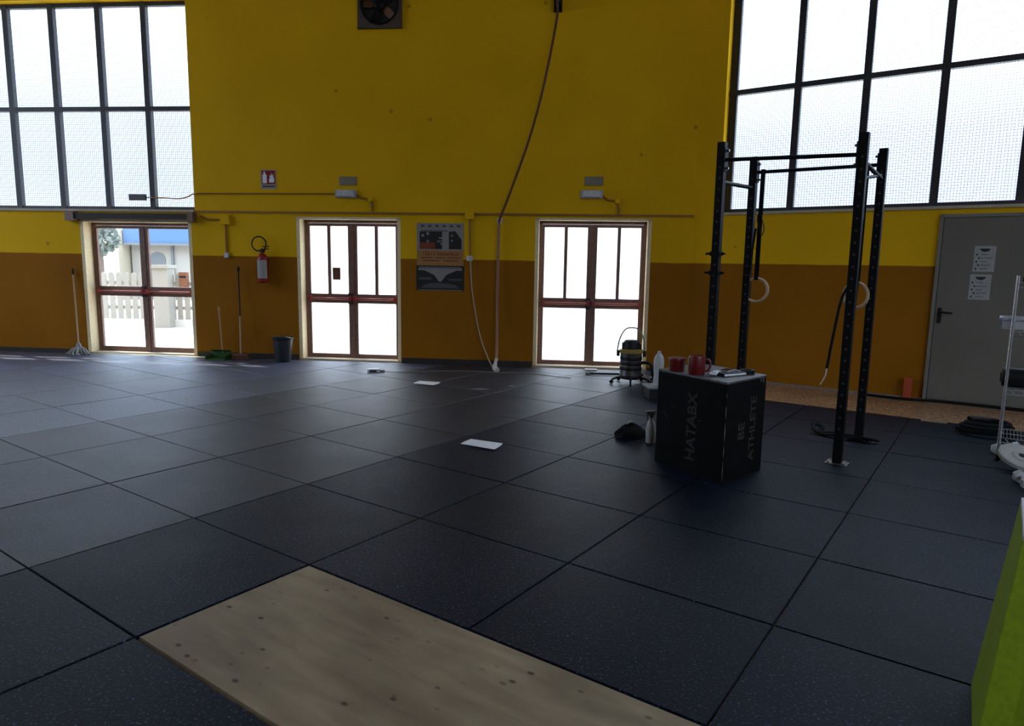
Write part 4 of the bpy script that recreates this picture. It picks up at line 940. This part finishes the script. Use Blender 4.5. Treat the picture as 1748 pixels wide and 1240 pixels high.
MB().box(-.10, .10, -.07, .07, 0, .38).build('body', 'brown', t, bevel=.01); MB().box(-.08, .08, -.08, -.07, .24, .28).build('slot', 'black', t)
t = thing('house', 'low pale building with bright blue fascia beyond the fence', 'building', (-14.0, 30, -.145), 0)
MB().box(-2.45, 1.2, 0, 5, 0, 2.35).build('wall', 'bwall', t)
MB().box(-2.5, 1.3, -.5, 5, 2.42, 3.02).build('fascia', 'blue', t, label='blue fascia')
MB().box(-2.5, 1.3, -.55, -.35, 2.32, 2.42).build('gutter', 'arch', t)
a = [(-1.68, .0), (-1.0, .0), (-1.0, 1.8), (-1.1, 1.97), (-1.34, 2.04), (-1.58, 1.97), (-1.68, 1.8)]
MB().prism(a, -.03, .02, 'y').build('arched_door', 'arch', t)
MB().box(-.72, -.62, -.1, .0, 0, 2.3).build('downpipe', 'arch', t)
t = thing('tall_house', 'cream building corner with brown shutter beyond the fence', 'building', (-17.3, 29.5, -.145), 0)
MB().box(.1, .74, -.3, 3, 0, 2.95).build('wall', 'cream', t); MB().box(.3, .72, -.34, -.3, 2.4, 2.85).build('shutter', 'leaf', t)
def tree(label, x, y, h_, r_, seed, cat='tree', nm='leafy_tree'):
    t = thing(nm, label, cat, (x, y, -.145), 0)
    MB().tube([(0, 0, 0), (.05, 0, h_*.5), (0, .05, h_*.8)], [.16, .12, .06], 8).build('trunk', 'trunkw', t)
    rn = random.Random(seed); g = MB()
    for k in range(420):
        a = rn.uniform(0, 2*PI); ph = math.acos(rn.uniform(-1, 1)); rr_ = r_*rn.uniform(.55, 1)
        c = Vector((rr_*math.sin(ph)*math.cos(a), rr_*math.sin(ph)*math.sin(a), h_*.75+rr_*.8*math.cos(ph))); s_ = rn.uniform(.07, .22)
        d1_ = Vector((rn.uniform(-1, 1), rn.uniform(-1, 1), rn.uniform(-1, 1))).normalized(); d2_ = d1_.orthogonal().normalized()
        g.add([tuple(c+d1_*s_), tuple(c+d2_*s_*.5), tuple(c-d1_*s_), tuple(c-d2_*s_*.5)], [(0, 1, 2, 3)])
    g.build('crown', 'leaf_g', t)
tree('grey-green tree beyond the fence, left in the left door', -15.8, 26.5, 3.3, .75, 1)
tree('low bush far outside, seen through the middle door', -7.65, 36, 1.95, .5, 2, 'bush', 'low_bush')
tree('low bush far outside, seen through the right door', 4.85, 36, 1.95, .5, 3, 'bush', 'low_bush')
